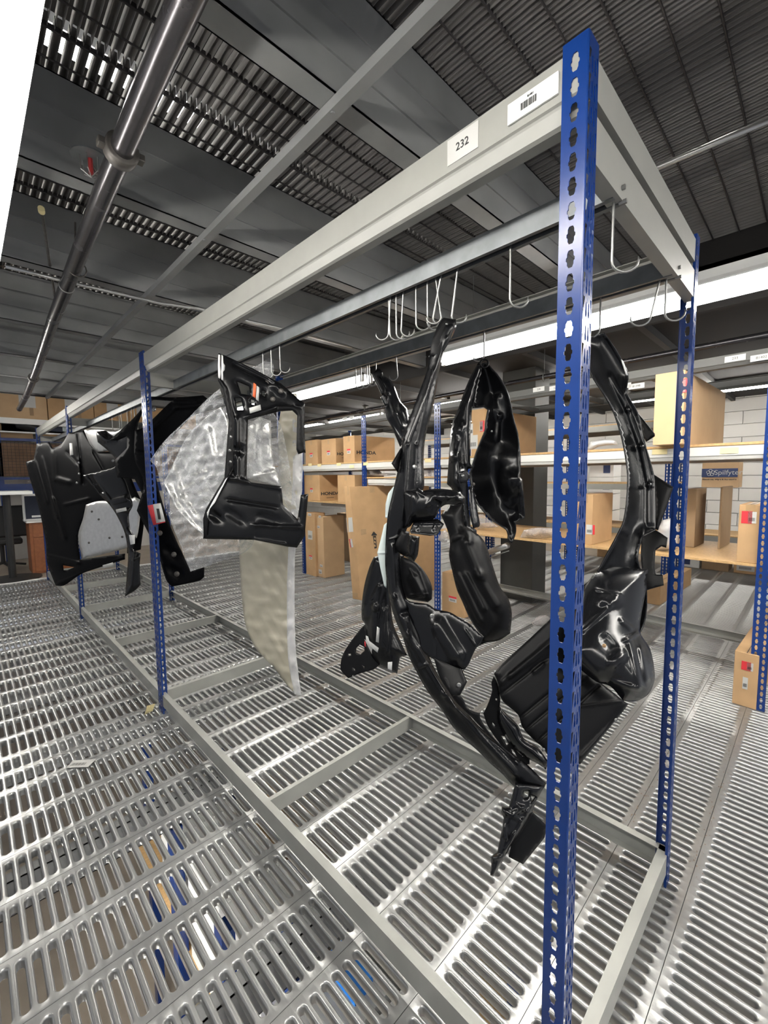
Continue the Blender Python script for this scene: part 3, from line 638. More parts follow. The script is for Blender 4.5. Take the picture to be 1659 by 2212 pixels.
bowl = c6([(930,150),(1000,50),(1060,-20),(1200,-60),(1500,-40),(1480,150),(1430,480),(1520,640),(1560,860),(1540,960),(1500,1030),(1400,1085),(1290,1085),(1180,960),(1060,920),(930,820),(800,700),(860,400)])
shell('lower_bowl', bowl, [(1300,1280,1.22),(1400,1420,1.12),(1280,1450,1.08)], PG, t, bulge=.07, bw=26, step=5, ridges=rdg(c6,[(940,480,1180,270,5,.014),(1130,220,1230,220,11,.014),(1280,400,1350,460,5,.014),(1340,560,1430,960,6,.02),(1440,640,1490,900,5,.022),(1200,760,1280,690,10,.016),(1060,130,1270,180,3,.016),(1310,560,1420,500,5,.02),(1200,920,1420,980,5,.018),(1130,560,1180,620,10,-.01)]))
plug(t, *c6([(1127,612)])[0], 1.03, 4.5, 'card'); plug(t, *c9([(635,1388)])[0], 1.15, 4.5); plug(t, *c9([(850,806)])[0], 1.34, 3.8); plug(t, *c9([(781,1120)])[0], 1.28, 3.2, 'card3')
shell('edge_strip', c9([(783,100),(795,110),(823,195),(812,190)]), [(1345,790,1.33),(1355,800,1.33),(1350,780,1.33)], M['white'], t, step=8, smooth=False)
# ribbed sheet under the bowl
rib = c6([(690,360),(480,560),(260,760),(185,850),(215,920),(230,1010),(265,1090),(390,1200),(430,1310),(530,1420),(600,1480),(700,1640),(900,1610),(920,1625),(1100,1400),(1290,1170),(1330,1110),(1290,1080),(1100,930),(930,820),(860,500)])
shell('ribbed_sheet', rib, [(1070,1460,1.16),(1350,1530,1.16),(1250,1650,1.10),(1190,1340,1.2)], M['plasticm'], t, bulge=.01, bw=6, step=5, ridges=rdg(c6,[(250,930,700,540,4.5,.02),(240,1030,640,720,3,-.012),(400,1230,900,820,3.2,-.014),(440,1340,980,880,3.2,-.014),(540,1440,1080,950,3.2,-.012),(330,870,700,590,6,.018),(530,830,600,770,4,.012),(910,1130,1280,1080,2.5,.006),(940,1560,1300,1190,6,.012)]))
shell('perforated_strip', c6([(185,870),(215,930),(240,1080),(225,1180),(240,1280),(330,1420),(400,1530),(490,1580),(490,1620),(440,1635),(330,1560),(200,1400),(130,1290),(95,1190),(130,1120),(170,1000),(165,930)]), [(1060,1500,1.2),(1080,1560,1.18),(1130,1640,1.14)], PM, t, step=4, thick=.003, holes=[c6([(250,1380),(275,1385),(310,1450),(295,1460)]), c6([(330,1490),(350,1500),(385,1565),(365,1565)]), c6([(172,1265),(195,1290),(190,1305),(175,1290)]), c6([(200,1060),(215,1065),(210,1080),(198,1075)]), c6([(415,1530),(440,1555),(430,1560)])])
shell('inner_curl', c6([(230,1130),(260,1160),(390,1290),(440,1400),(560,1480),(650,1600),(630,1670),(560,1620),(420,1540),(290,1400),(225,1260)]), [(1080,1530,1.17),(1120,1600,1.15),(1170,1640,1.1)], PG, t, step=5, bulge=.02, bw=8)
plug(t, *c6([(608,1500)])[0], 1.09, 4); plug(t, *c6([(1228,1245)])[0], 1.12, 3.5)

# -- E: big black frame panel
t = thing('radiator_support_panel', 'large black plastic frame panel with square openings, hung left of centre', 'car part', on(595,770,'x',.19))
aE = [(478,780,1.72),(600,800,1.86),(450,1160,1.70),(650,1170,1.9)]
fr = c3([(1120,55),(1150,65),(1290,130),(1440,210),(1530,290),(1560,310),(1560,480),(1565,565),(1520,560),(1525,350),(1500,325),(1420,355),(1270,395),(1262,695),(1285,715),(1440,735),(1450,830),(1525,905),(1540,780),(1578,775),(1560,990),(1520,1050),(1470,1045),(1300,1010),(1040,1005),(1055,850),(1150,700),(1185,640),(1195,400),(1150,240),(1118,200)])
shell('frame', fr, aE, PL, t, step=6, thick=.02, smooth=False, bulge=.006, bw=4, holes=[c3([(1215,200),(1275,225),(1282,270),(1235,262)]), c3([(1205,285),(1235,285),(1245,345),(1215,345)]), c3([(1342,245),(1356,250),(1356,275),(1342,270)]), c3([(1285,290),(1302,295),(1302,320),(1288,315)])],
  ridges=rdg(c3,[(1262,380,1420,330,3,.012),(1420,330,1530,330,3,.012),(1215,390,1215,690,4,.012),(1160,690,1440,745,3.5,.014),(1170,805,1415,845,3,-.012),(1300,935,1540,945,3,.012),(1175,870,1235,910,8,-.008),(1340,890,1410,915,9,-.008),(1200,110,1400,210,4,-.01),(1090,880,1120,900,7,-.014),(1300,1010,1460,1035,3,.01),(1220,550,1222,555,8,-.016),(1400,200,1440,245,8,.014)]))
shell('rear_frame_edge', c3([(1118,55),(1132,60),(1135,190),(1168,235),(1200,400),(1192,640),(1165,700),(1070,850),(1058,990),(1042,1005),(1040,900),(1055,850),(1150,690),(1172,400),(1140,230),(1115,190)]), aE, PM, t, step=6, thick=.012, smooth=False, off=-.03)
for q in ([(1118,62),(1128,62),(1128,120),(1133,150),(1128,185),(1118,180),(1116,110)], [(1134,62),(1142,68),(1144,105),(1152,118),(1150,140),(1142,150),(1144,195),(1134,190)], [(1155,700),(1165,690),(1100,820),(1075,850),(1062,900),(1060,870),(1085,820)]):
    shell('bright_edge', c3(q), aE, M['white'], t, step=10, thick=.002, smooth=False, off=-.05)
shell('hinge_arm', c3([(1420,325),(1500,320),(1545,340),(1560,560),(1530,570),(1520,545),(1525,370),(1500,345),(1420,350)]), aE, PM, t, step=6, thick=.015, smooth=False, off=-.03)
box_decal(t, c3([(1275,335),(1333,318),(1337,345),(1280,363)]), aE, 'paper', 'barcode_label', off=-.045)
box_decal(t, c3([(1298,205),(1312,215),(1308,285),(1294,275)]), aE, 'orange', 'orange_label', off=-.045)
box_decal(t, c3([(1314,220),(1328,230),(1324,300),(1310,290)]), aE, 'paper', 'small_label', off=-.045)
for p in [(1182,482),(1176,552),(1180,610)]: plug(t, *c3([p])[0], 1.68, 3, 'wire')
for p in [(1362,208),(1396,290),(1438,248)]: plug(t, *c3([p])[0], 1.82, 6, 'iron')

# -- F: bagged heat shield
t = thing('heat_shield', 'ribbed silver heat shield sealed in a big crumpled clear bag behind the black frame panel', 'car part', at(420,1000,1.95))
aF = [(380,930,2.05),(490,870,2.0),(420,1180,1.98)]
shell('shield', c3([(1130,330),(1165,420),(1160,700),(1060,850),(1050,990),(980,930),(900,840),(840,720),(880,640),(960,480),(1060,380)]), aF, M['alu'], t, bulge=-.05, bw=20, step=5, ridges=rdg(c3,[(890,650,930,800,5,.014),(930,800,1030,930,5,.014),(920,760,1040,700,3,.01),(940,810,1060,760,3,.01),(960,850,1080,810,3,.01),(990,690,1050,660,3,.01),(1060,450,1080,560,8,.02),(1050,600,1120,580,6,.02),(840,820,880,800,8,.012)]))
shell('shield', c3([(1270,420),(1330,380),(1385,400),(1400,600),(1440,730),(1440,740),(1262,700)]), [(560,900,2.05),(600,1030,2.1),(540,1030,2.05)], M['alu'], t, bulge=.03, bw=14, step=5, ridges=rdg(c3,[(1340,390,1340,470,12,.02),(1300,690,1400,660,4,.02),(1310,450,1300,600,4,.01),(1380,450,1390,600,4,.01)]))
shell('clear_bag', c3([(1125,235),(1060,290),(960,390),(840,505),(768,605),(800,640),(830,760),(860,880),(920,1030),(975,1172),(1100,1130),(1240,1080),(1290,1040),(1300,1000),(1240,700),(1180,420)]), aF, M['bag'], t, step=5, thick=.0008, off=-.07, crumple=.03, bulge=.03, bw=20)
shell('clear_bag', c3([(1265,390),(1400,360),(1440,430),(1480,620),(1500,760),(1540,900),(1500,890),(1450,800),(1430,735),(1262,695)]), [(560,900,1.98),(620,1050,2.0),(540,1030,1.95)], M['bag'], t, step=5, thick=.0008, crumple=.03)
tb = thing('plastic_bag', 'small crumpled clear bag sticking up above the black frame panel', 'bag', at(570,800,1.95))
shell('bag_film', c3([(1270,125),(1320,115),(1385,70),(1402,130),(1395,195),(1350,200)]), [(570,790,1.93),(590,780,1.93),(560,800,1.9)], M['bag'], tb, step=5, thick=.0008, crumple=.02)

# -- G: long film / foam sheet
t = thing('foam_sheet', 'long cream foam film hanging to the floor behind the black frame panel', 'packing sheet', at(590,1200,2.2))
shell('foam_film', [(615,850),(640,850),(648,900),(650,1000),(645,1100),(628,1200),(625,1320),(628,1420),(642,1500),(620,1480),(590,1440),(552,1400),(528,1340),(518,1220),(516,1160),(560,1150),(600,1100),(600,930)], [(620,860,2.15),(525,1300,2.15),(635,1480,2.05)], M['foam'], t, step=7, thick=.003, bulge=.03, bw=40, crumple=.012)
shell('milky_fold', [(632,900),(652,930),(652,1060),(640,1130),(636,1260),(638,1390),(650,1502),(636,1500),(622,1420),(620,1280),(624,1160),(632,1040)], [(640,900,2.13),(625,1300,2.08),(645,1480,2.03)], M['foam2'], t, step=6, thick=.003, crumple=.012)

# -- H: dark slanted panel behind the second post
t = thing('underbody_panel', 'wide dark black undertray slanting behind the second blue post, bag leaning on it', 'car part', at(400,900,2.6))
aH = [(330,880,2.62),(440,890,2.5),(400,1230,2.6)]
shell('panel', c3([(740,430),(860,315),(880,300),(760,290),(760,275),(900,280),(1040,270),(1080,300),(1100,280),(1130,240),(960,400),(780,600),(820,780),(880,960),(975,1170),(1045,1150),(1045,1200),(1020,1220),(880,1250),(850,1215),(800,1060),(700,860),(735,720),(690,600),(690,450)]), aH, M['plasticd'], t, bulge=.012, bw=8, step=6, ridges=rdg(c3,[(760,460,900,330,5,.02),(900,330,1030,320,5,.02),(740,480,820,700,4,.02),(770,540,840,520,3,.014),(860,1060,900,1090,9,-.03),(880,1160,920,1190,9,-.03),(830,1200,860,1240,4,.02),(700,760,800,780,3,.015),(700,560,780,570,3,.015),(850,300,1000,300,4,.015)]))
shell('panel_lip', c3([(690,380),(760,290),(700,450),(745,700),(735,790),(690,700),(600,690),(590,600),(650,540),(650,480),(600,500),(560,500)]), [(290,950,2.75),(310,1000,2.7),(260,960,2.8)], M['plasticd'], t, bulge=.01, bw=6, step=6)
for p in [(818,975),(890,1085),(905,1185)]: plug(t, *c3([p])[0], 2.5, 6, 'iron')
plug(t, *c3([(787,340)])[0], 2.62, 6, 'wire', 'steel_clip')
tg = thing('parts_tag', 'red and white barcode tag on the second blue post', 'tag', at(338,1112,2.45))
box_decal(tg, c3([(755,835),(815,822),(846,920),(785,935)]), [(330,1090,2.44),(350,1090,2.42),(340,1130,2.43)], 'red', 'red_card', off=0, thick=.001)
box_decal(tg, c3([(783,828),(822,822),(846,915),(800,925)]), [(330,1090,2.44),(350,1090,2.42),(340,1130,2.43)], 'paper', 'white_face', off=-.006)
for k in range(9):
    x = 798+k*1.6; box_decal(tg, c3([(x+2,850),(x+3.2,850),(x+13,905),(x+11.8,905)] if k != 4 else [(x,850),(x+3,850),(x+13,905),(x+10,905)]), [(330,1090,2.44),(350,1090,2.42),(340,1130,2.43)], 'ink', 'barcode_bar', off=-.012)

# -- I: far left group
t = thing('underbody_panel', 'black undertray with a white barcode strip and pressed ribs, farthest left of the hanging parts', 'car part', at(150,1000,4.1))
aI = [(70,1000,4.5),(260,940,3.9),(130,1250,4.1)]
shell('panel', c3([(130,612),(172,600),(188,518),(250,508),(268,540),(315,520),(350,462),(410,455),(432,448),(455,500),(500,560),(572,560),(620,560),(650,640),(700,760),(740,860),(720,1060),(650,1080),(650,1000),(640,880),(560,810),(450,830),(400,990),(410,1110),(640,1080),(640,1110),(440,1175),(400,1195),(325,1245),(285,1245),(240,1125),(235,1030),(200,850),(160,720)]), aI, M['plasticd'], t, bulge=.015, bw=7, step=5, holes=[c3([(322,1140),(380,1150),(345,1165),(325,1165)])],
   ridges=rdg(c3,[(180,610,240,820,3,.03),(215,590,290,900,3,.03),(300,700,350,715,5,.03),(400,600,410,720,3,.03),(270,560,280,700,4,.03),(345,560,420,640,3,-.02),(400,470,430,720,3,-.02),(480,560,560,700,3,-.02),(270,800,330,1000,4,.03),(330,830,450,800,3,.02),(240,1090,400,1130,4,.03),(300,1230,640,1100,3,.03)]))
shell('shield', c3([(440,830),(500,812),(560,812),(620,830),(690,790),(730,810),(720,870),(700,1000),(650,1050),(540,1080),(420,1112),(400,990),(425,900)]), [(190,1090,4.0),(290,1080,3.75),(200,1190,4.0)], M['alu'], t, bulge=.03, bw=7, step=5)
shell('white_top_shield', c3([(430,448),(500,440),(590,450),(660,420),(690,420),(690,520),(610,470),(560,520),(570,555),(500,560),(460,520)]), [(190,930,4.0),(280,920,3.7),(200,970,4.0)], M['alu'], t, bulge=.02, bw=8, step=5, off=.05)
box_decal(t, c3([(355,515),(370,515),(375,575),(358,578)]), aI, 'paper', 'barcode_label', off=-.06)
box_decal(t, c3([(525,1140),(578,1125),(581,1140),(528,1155)]), aI, 'paper', 'barcode_label', off=-.12)
for p in [(403,615),(405,672),(393,718),(470,865),(505,905),(560,1000),(455,1025),(625,995)]: plug(t, *c3([p])[0], 3.8, 2.6, 'iron' if p[1] > 800 else 'wire')
t = thing('underbody_panel', 'narrow black bracketed part with two slots, left of the second blue post', 'car part', at(250,1080,3.4))
aJ = [(200,1020,3.5),(290,1010,3.35),(285,1270,3.3)]
shell('panel', c3([(425,680),(480,665),(560,640),(600,625),(640,700),(660,760),(680,830),(660,880),(670,960),(700,1000),(680,1060),(720,1080),(715,1150),(720,1240),(690,1270),(640,1300),(650,1180),(655,1090),(640,980),(600,890),(560,830),(520,790),(470,730)]), aJ, PL, t, bulge=.02, bw=6, step=4, holes=[c3([(452,682),(470,680),(500,722),(480,722)]), c3([(482,728),(502,728),(530,768),(512,765)])], ridges=rdg(c3,[(560,820,640,800,6,.02),(480,700,560,800,3,.02),(600,860,660,860,4,.015),(650,960,690,990,4,.02),(690,1070,670,1250,3,.02),(680,1110,710,1100,2.5,.015)]))
box_decal(t, c3([(592,855),(645,843),(648,860),(597,872)]), aJ, 'paper', 'barcode_label', off=-.05)
box_decal(t, c3([(660,985),(690,985),(690,1030),(668,1035)]), aJ, 'white', 'white_clip', off=-.05)
t = thing('underbody_panel', 'black moulded part hooked at the cluster of far hooks', 'car part', at(270,960,3.2))
shell('panel', c3([(490,455),(540,450),(600,490),(700,400),(700,420),(690,520),(620,640),(600,680),(590,600),(560,560),(500,510)]), [(220,930,3.3),(290,920,3.15),(260,1000,3.2)], PL, t, bulge=.02, bw=6, step=4, ridges=rdg(c3,[(560,500,680,440,4,.02),(500,470,540,500,5,.02)]))
plug(t, *c3([(578,605)])[0], 3.1, 3, 'wire')
#BACK
# ------------------------------------------------------------------ second rack across the aisle
R2A = (2.585,-.1); R2D = Vector((.042,1,0)).normalized(); R2X = Vector((R2D.y,-R2D.x,0))
def r2(s, q, z=0): return Vector((R2A[0],R2A[1],z))+R2D*s+R2X*q       # s along, q into the rack
def onr2(u, v, q=0):                          # ray hit with the plane q behind the rack front
    d = ray(u, v); p0 = r2(0, q); t = (p0-EYE).dot(R2X)/d.dot(R2X); p = EYE+d*t; return (p-r2(0,q)).dot(R2D), p.z
rk = thing('storage_rack', 'blue-posted shelving rack full of cartons across the aisle behind the hanging parts', 'rack')
ax2 = (R2X.x, R2X.y)
D2 = .92
S2 = [0, 2.56, 3.74, 5.2, 7.4]
for i, s in enumerate(S2):
    p = r2(s, 0); post(p.x, p.y, 'T', rk, ax2); p = r2(s, D2); post(p.x, p.y, 'U', rk, ax2)
def bm2(name, s0, s1, z0, z1, q=.002, inw=1, ridge=True, m='beam2'):
    return cbeam(name, r2(s0+.04, q), r2(s1-.04, q), z0, z1, R2X*inw, m, rk, ridge=ridge)
def board(s0, s1, z, q0=.005, q1=D2-.005, t=.016, m='wood'):
    b = MB(); c = [r2(s0+.01,q0,z-t), r2(s1-.01,q0,z-t), r2(s1-.01,q1,z-t), r2(s0+.01,q1,z-t)]
    b.hexa(c+[p+Vector((0,0,t)) for p in c]); return b.build('shelf_board', M[m], rk, bevel=.001)
for s0, s1 in zip(S2, S2[1:]):
    bm2('beam', s0, s1, 1.528, 1.612); bm2('beam', s0, s1, 1.528, 1.612, D2-.002, -1); board(s0, s1, 1.632)
    bm2('beam', s0, s1, 2.09, 2.165, m='shadegrey'); bm2('beam', s0, s1, 2.09, 2.165, D2-.002, -1, m='shadegrey')
for s in S2:
    for z0, z1 in ((2.09,2.16),(1.53,1.6)): cbeam('cross_beam', r2(s,.01), r2(s,D2-.01), z0, z1, R2D, 'shadegrey' if z0 > 2 else 'beam', rk)
for s in (.65,1.3,1.95,3.1,4.4,6.2): cbeam('cross_beam', r2(s,.01), r2(s,D2-.01), 2.1, 2.14, R2D, 'shadegrey', rk)
# yellowed stickers and white bolts on the shelf beam, labels on the top beam
for u, v in ((1425,976),(1575,973),(760,1008),(670,1004),(690,1005),(732,1003),(790,1002),(925,995)):
    s, z = onr2(u, v, 0); q = r2(s, -.002, z); fm = frame_at(q, -R2D, (0,0,1)); b = MB(); b.box((-.045,-.018,0),(.045,.018,.001), fm); b.build('faded_sticker', M['paper2'], rk)
for u, v in ((1588,774),(1645,772),(1347,834),(1375,834),(1164,841),(1200,838),(745,905),(760,902)):
    s, z = onr2(u, v, 0); q = r2(s, -.002, z); fm = frame_at(q, -R2D, (0,0,1)); b = MB(); b.box((-.05,-.018,0),(.05,.018,.001), fm); o = b.build('shelf_label', M['paper'], rk)
    text_mesh('shelf_number', {1588:'233',1645:'81402',1347:'230',1375:'81398'}.get(u,'228'), .02, M['ink'], fm @ Matrix.Translation((0,0,.0012)), o)
board(0, 2.56, .895); board(2.56, 3.74, 1.44); board(3.74, 5.2, 1.105); board(5.2, 7.4, 1.105)
bm2('beam', 2.56, 3.74, 1.34, 1.42, .02); bm2('beam', 3.74, 5.2, 1.01, 1.085, .3)
bm2('beam', 0, 2.56, .82, .875, D2-.01, -1); bm2('beam', 0, 2.56, .12, .19, D2-.01, -1, m='rail')

# ------------------------------------------------------------------ cartons
def carton(label, C, dy, dx, h, m='card', tape=True, dirs=None, group=None, name='cardboard_box', wordmark=None, tags=(), side_tags=(), name_cat='box', rot=None, seam=True):
    """C near bottom corner, dy = run of the aisle face, dx = run of the side face"""
    ey = Vector((dirs[0][0],dirs[0][1],0)) if dirs else R2D; ex = Vector((dirs[1][0],dirs[1][1],0)) if dirs else R2X
    C = Vector(C); t = thing(name, label, name_cat, C, group)
    up = Vector((0,0,1))
    if rot: up = (up+ex*rot[0]+ey*rot[1]).normalized()
    c = [C, C+ex*dx, C+ex*dx+ey*dy, C+ey*dy]
    MB().hexa(c+[p+up*h for p in c]).build('carton', M[m], t, bevel=.003)
    F = frame_at(C+ey*dy/2-ex*.001, -ey, up); G = frame_at(C+ex*dx/2-ey*.001, ex, up); T_ = frame_at(C+ex*dx/2+ey*dy/2+up*(h+.0008), ex, ey)
    if tape:
        b = MB(); b.box((-dx/2,-.022,0),(dx/2,.022,.0004), T_); b.box((-.022,h-.07,0),(.022,h+.001,.0006), F); b.build('tape', M['tape'], t)
    if seam: b = MB(); b.box((-dx/2,-.0015,.0004),(dx/2,.0015,.001), T_); b.build('flap_seam', M['gap'], t)
    for (a, z, w, hh, mm) in tags:
        b = MB(); b.box((a-w/2,z-hh/2,.0),(a+w/2,z+hh/2,.0012), F); o = b.build('label', M[mm if mm != 'redhead' else 'paper'], t)
        if mm == 'redhead':
            b = MB(); b.box((a-w/2,z+hh*.15,.001),(a+w/2,z+hh/2,.002), F); b.build('red_band', M['red'], o)
        if mm in ('paper','redhead'):
            b = MB(); q = a-w*.35
            while q < a+w*.33: b.box((q,z-hh*.32,.0012),(q+w*.03,z-hh*.02,.0018), F); q += w*.07
            b.build('barcode', M['ink'], o)
    for (a, z, w, hh, mm) in side_tags:
        b = MB(); b.box((a-w/2,z-hh/2,.0),(a+w/2,z+hh/2,.0012), G); b.build('label', M[mm], t)
    if wordmark:
        a, z, sz, face, word = wordmark
        o = text_mesh('printed_wordmark', word, sz, M['ink'], (F if face == 'f' else G) @ Matrix.Translation((a,z,.0012)), t, sx=1.45, bold=sz*.03)
        b = MB()
        for k in range(12): b.box((a-sz*1.1+k*sz*.18,z-sz*1.05,.0004),(a-sz*1.1+k*sz*.18+sz*.13,z-sz*.93,.0014), F if face == 'f' else G)
        b.build('printed_line', M['ink'], t)
    return t
def cpx(label, u, vb, vt, ul, ur, q, zb=None, dxw=None, **k):
    """carton from the photo: near edge at u, face left limit ul, side right limit ur, standing q behind the rack front"""
    s, z = onr2(u, vb, q)
    if zb is not None: z = zb
    h = onr2(u, vt, q)[1]-z; sl = onr2(ul, vb, q)[0]
    if dxw is None:
        d = ray(ur, vb); p0 = r2(s, q); t = (p0-EYE).dot(R2D)/d.dot(R2D); dxw = (EYE+d*t-p0).dot(R2X)
    return carton(label, r2(s, q, z), sl-s, max(.08, min(dxw, 1.2)), h, **k)
Z1 = 1.633
hw = lambda a, z, sz: (a, z, sz, 's', 'HONDA')
cpx('small tan carton on the upper shelf, leftmost of three in a row', 686, 993, 949, 660, 725, .03, Z1, dxw=.4, tags=[(0,.13,.07,.06,'redhead')], wordmark=hw(.16,.12,.045))
cpx('small tan carton on the upper shelf, middle of three in a row', 726, 992, 946, 695, 760, .03, Z1, dxw=.42, tags=[(0,.14,.07,.06,'redhead')], wordmark=hw(-.06,.12,.05))
cpx('long tan carton behind the double blue post, rightmost of three in a row', 766, 989, 940, 742, 853, .03, Z1, tags=[(0,.14,.07,.06,'redhead')], wordmark=hw(-.16,.12,.06))
cpx('tan carton printed with a wordmark on the middle shelf, left of the double blue post', 691, 1080, 1026, 657, 742, .05, 1.106, dxw=.62, tags=[(0,.15,.07,.06,'redhead')], wordmark=hw(-.13,.1,.06))
cpx('plain tan carton partly behind the big leaning carton and the blue post', 767, 1084, 1026, 730, 800, .0, 1.106, dxw=.5)
cpx('large tall carton with red and white label on the upper shelf behind the right post', 1473, 955, 800, 1410, 1578, -.13, Z1, m='card2', tags=[(.09,.36,.07,.085,'red'),(.065,.36,.045,.075,'paper')], tape=False)
cpx('long deep carton on the upper shelf seen through the leaf shaped liner', 1046, 977, 882, 1018, 1199, .03, Z1, dxw=.95, m='card', tags=[(.05,.27,.05,.1,'red'),(.04,.27,.035,.09,'paper'),(-.07,.25,.03,.11,'paper'),(-.05,.13,.1,.13,'paper')], tape=False)
cpx('small open-lidded carton on the upper shelf beside the clear bag', 1300, 950, 922, 1327, 1330, .5, Z1, m='card2', dxw=.3) if 0 else None
cpx('low wide carton on the lower shelf right of the tall front blue post', 1278, 1180, 1068, 1245, 1335, .06, .896, m='card', dxw=.4, tags=[(.04,.12,.05,.075,'paper'),(.07,.12,.02,.075,'red')])
cpx('carton with red label and slanted barcode standing on the lower shelf at the right edge', 1639, 1217, 1091, 1590, 1659, .02, .896, m='card', dxw=.35, tags=[(-.015,.28,.05,.075,'red'),(.01,.28,.04,.07,'paper')])
cpx('tall open brown carton in shade on the lower shelf behind the right post', 1530, 1150, 1053, 1490, 1575, .62, .896, m='card3', dxw=.1, tape=False) if 0 else None
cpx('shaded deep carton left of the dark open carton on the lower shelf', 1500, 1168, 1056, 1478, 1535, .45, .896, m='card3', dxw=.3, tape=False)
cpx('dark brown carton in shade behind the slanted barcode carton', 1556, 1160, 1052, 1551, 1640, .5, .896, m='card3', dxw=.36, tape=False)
# cartons standing on the grating
def cfl(label, u, v, ul, ur, vt, vl=None, vr=None, **k):
    p = on(u, v, 'z', .001)
    s = (p-r2(0,0)).dot(R2D); q = (p-r2(0,0)).dot(R2X); d = ray(ul, v); t = (r2(0,q)-EYE).dot(R2X)/d.dot(R2X); sl = (EYE+d*t-r2(0,0)).dot(R2D)
    d = ray(ur, v); t = (r2(s,0)-EYE).dot(R2D)/d.dot(R2D); qr = (EYE+d*t-r2(0,0)).dot(R2X)
    dep = (p-EYE).dot(_f); h = (at(u, vt, dep)).z-.001
    return carton(label, (p.x,p.y,.001), sl-s, max(.1, qr-q), h, **k)
cfl('tall narrow tan carton with white labels on the floor, beside the far blue post', 683, 1246, 662, 705, 1108, m='card', tags=[(0,.9,.09,.04,'paper'),(0,.6,.12,.13,'paper'),(0,.27,.08,.06,'redhead')], tape=False)
cfl('olive tan stepped carton on the floor between the narrow and the big leaning carton', 701, 1249, 684, 745, 1116, m='card2', tags=[(.02,.88,.06,.035,'paper'),(-.02,.73,.07,.035,'paper'),(.03,.17,.07,.035,'paper'),(0,.08,.08,.06,'paper')], tape=False)
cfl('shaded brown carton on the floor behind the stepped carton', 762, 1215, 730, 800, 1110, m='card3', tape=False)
cfl('small tan carton on the floor between double blue post and hanging liner', 1072-78+8, 1336, 955, 1052, 1243, m='card', tags=[(-.0,.17,.1,.06,'redhead')], side_tags=[(-.03,.25,.06,.04,'paper')], wordmark=(0,.14,.07,'s','HONDA'))
cfl('tan carton with two labels on the floor at the right edge', 1633, 1534, 1580, 1690, 1413, m='card', tags=[(-.0,.26,.045,.055,'red'),(.018,.26,.03,.05,'paper'),(.0,.15,.025,.075,'paper')], tape=False)
cfl('open brown carton on the floor behind the right rear post', 1425, 1308, 1395, 1490, 1265, m='card', tape=False)
# the big leaning carton
pA = on(781, 1297, 'z', .001); pB = on(762, 1293, 'z', .001)
t = thing('cardboard_box', 'huge flat carton leaning in front of the shelves with a black up arrow', 'box', pA)
dA = (pA-EYE).dot(_f)
tr = on(755,1050,'x',pA.x); tl = on(743,1056,'x',pB.x); tr.z = tl.z = min(tr.z, 1.33); lng = Vector((1.02,-.36,0))
far = pA+lng; top_far = tr+lng
c = [pB, pA, far, pB+lng]; tp = [tl, tr, top_far, tl+lng]
MB().hexa(c+tp).build('carton', M['card'], t, bevel=.003)
aZ = [(781,1297,dA),(755,1050,dA+.40),(968,1230,dA+.55)]; aY = [(781,1297,dA),(755,1050,dA+.4),(762,1293,(pB-EYE).dot(_f))]
c0 = crop(640,840,4.81)
for q, mm, nm, an in (([(518,1340),(580,1335),(592,1485),(530,1490)],'paper','label',0),([(548,1560),(578,1558),(592,1645),(562,1650)],'paper','label',0),([(548,1562),(560,1561),(574,1649),(562,1650)],'red','red_band',0),
    ([(490,1040),(540,1010),(545,1100),(495,1090)],'tape','tape',0),([(760,1010),(810,1010),(815,1075),(765,1080)],'tape','tape',1),([(670,1460),(725,1455),(728,1510),(673,1520)],'tape','tape',1),([(590,2120),(635,2120),(640,2170),(592,2165)],'tape','tape',0)):
    dA_ = dA if an == 0 else dA
    P4 = c0(q)
    if an == 0:                               # on the narrow face
        L0 = [lerp for lerp in P4]; n = (tr-pA).cross(pB-pA).normalized(); org = pA
    else: n = (tr-pA).cross(far-pA).normalized(); org = pA
    if n.dot(EYE-org) < 0: n = -n
    pts = [EYE+ray(u, v)*((org-EYE).dot(n)/ray(u, v).dot(n)-.004) for u, v in P4]
    MB().hexa([p-n*.0005 for p in pts]+[p+n*.0005 for p in pts]).build(nm, M[mm], t)
n = (tr-pA).cross(far-pA).normalized(); n = n if n.dot(EYE-pA) > 0 else -n
def onface(P4): return [EYE+ray(u, v)*((pA-EYE).dot(n)/ray(u, v).dot(n)-.004) for u, v in P4]
for q in ([(798,1530),(828,1528),(836,1655),(812,1660)], [(780,1520),(805,1482),(838,1515),(838,1522),(782,1526)]):
    pts = onface(c0(q)); m_ = len(pts); MB().add([p for p in pts]+[p+n*.001 for p in pts], [tuple(range(m_)), tuple(range(2*m_-1,m_-1,-1))]+[(i,(i+1)%m_,(i+1)%m_+m_,i+m_) for i in range(m_)]).build('printed_arrow', M['ink'], t)
for k in range(3):
    y0 = 1545+k*36; q = [(807,y0),(822,y0),(826,y0+24),(811,y0+24)]; pts = onface(c0(q)); pts = [p+n*.0015 for p in pts]
    MB().add(pts, [(0,1,2,3)]).build('arrow_window', M['card'], t)

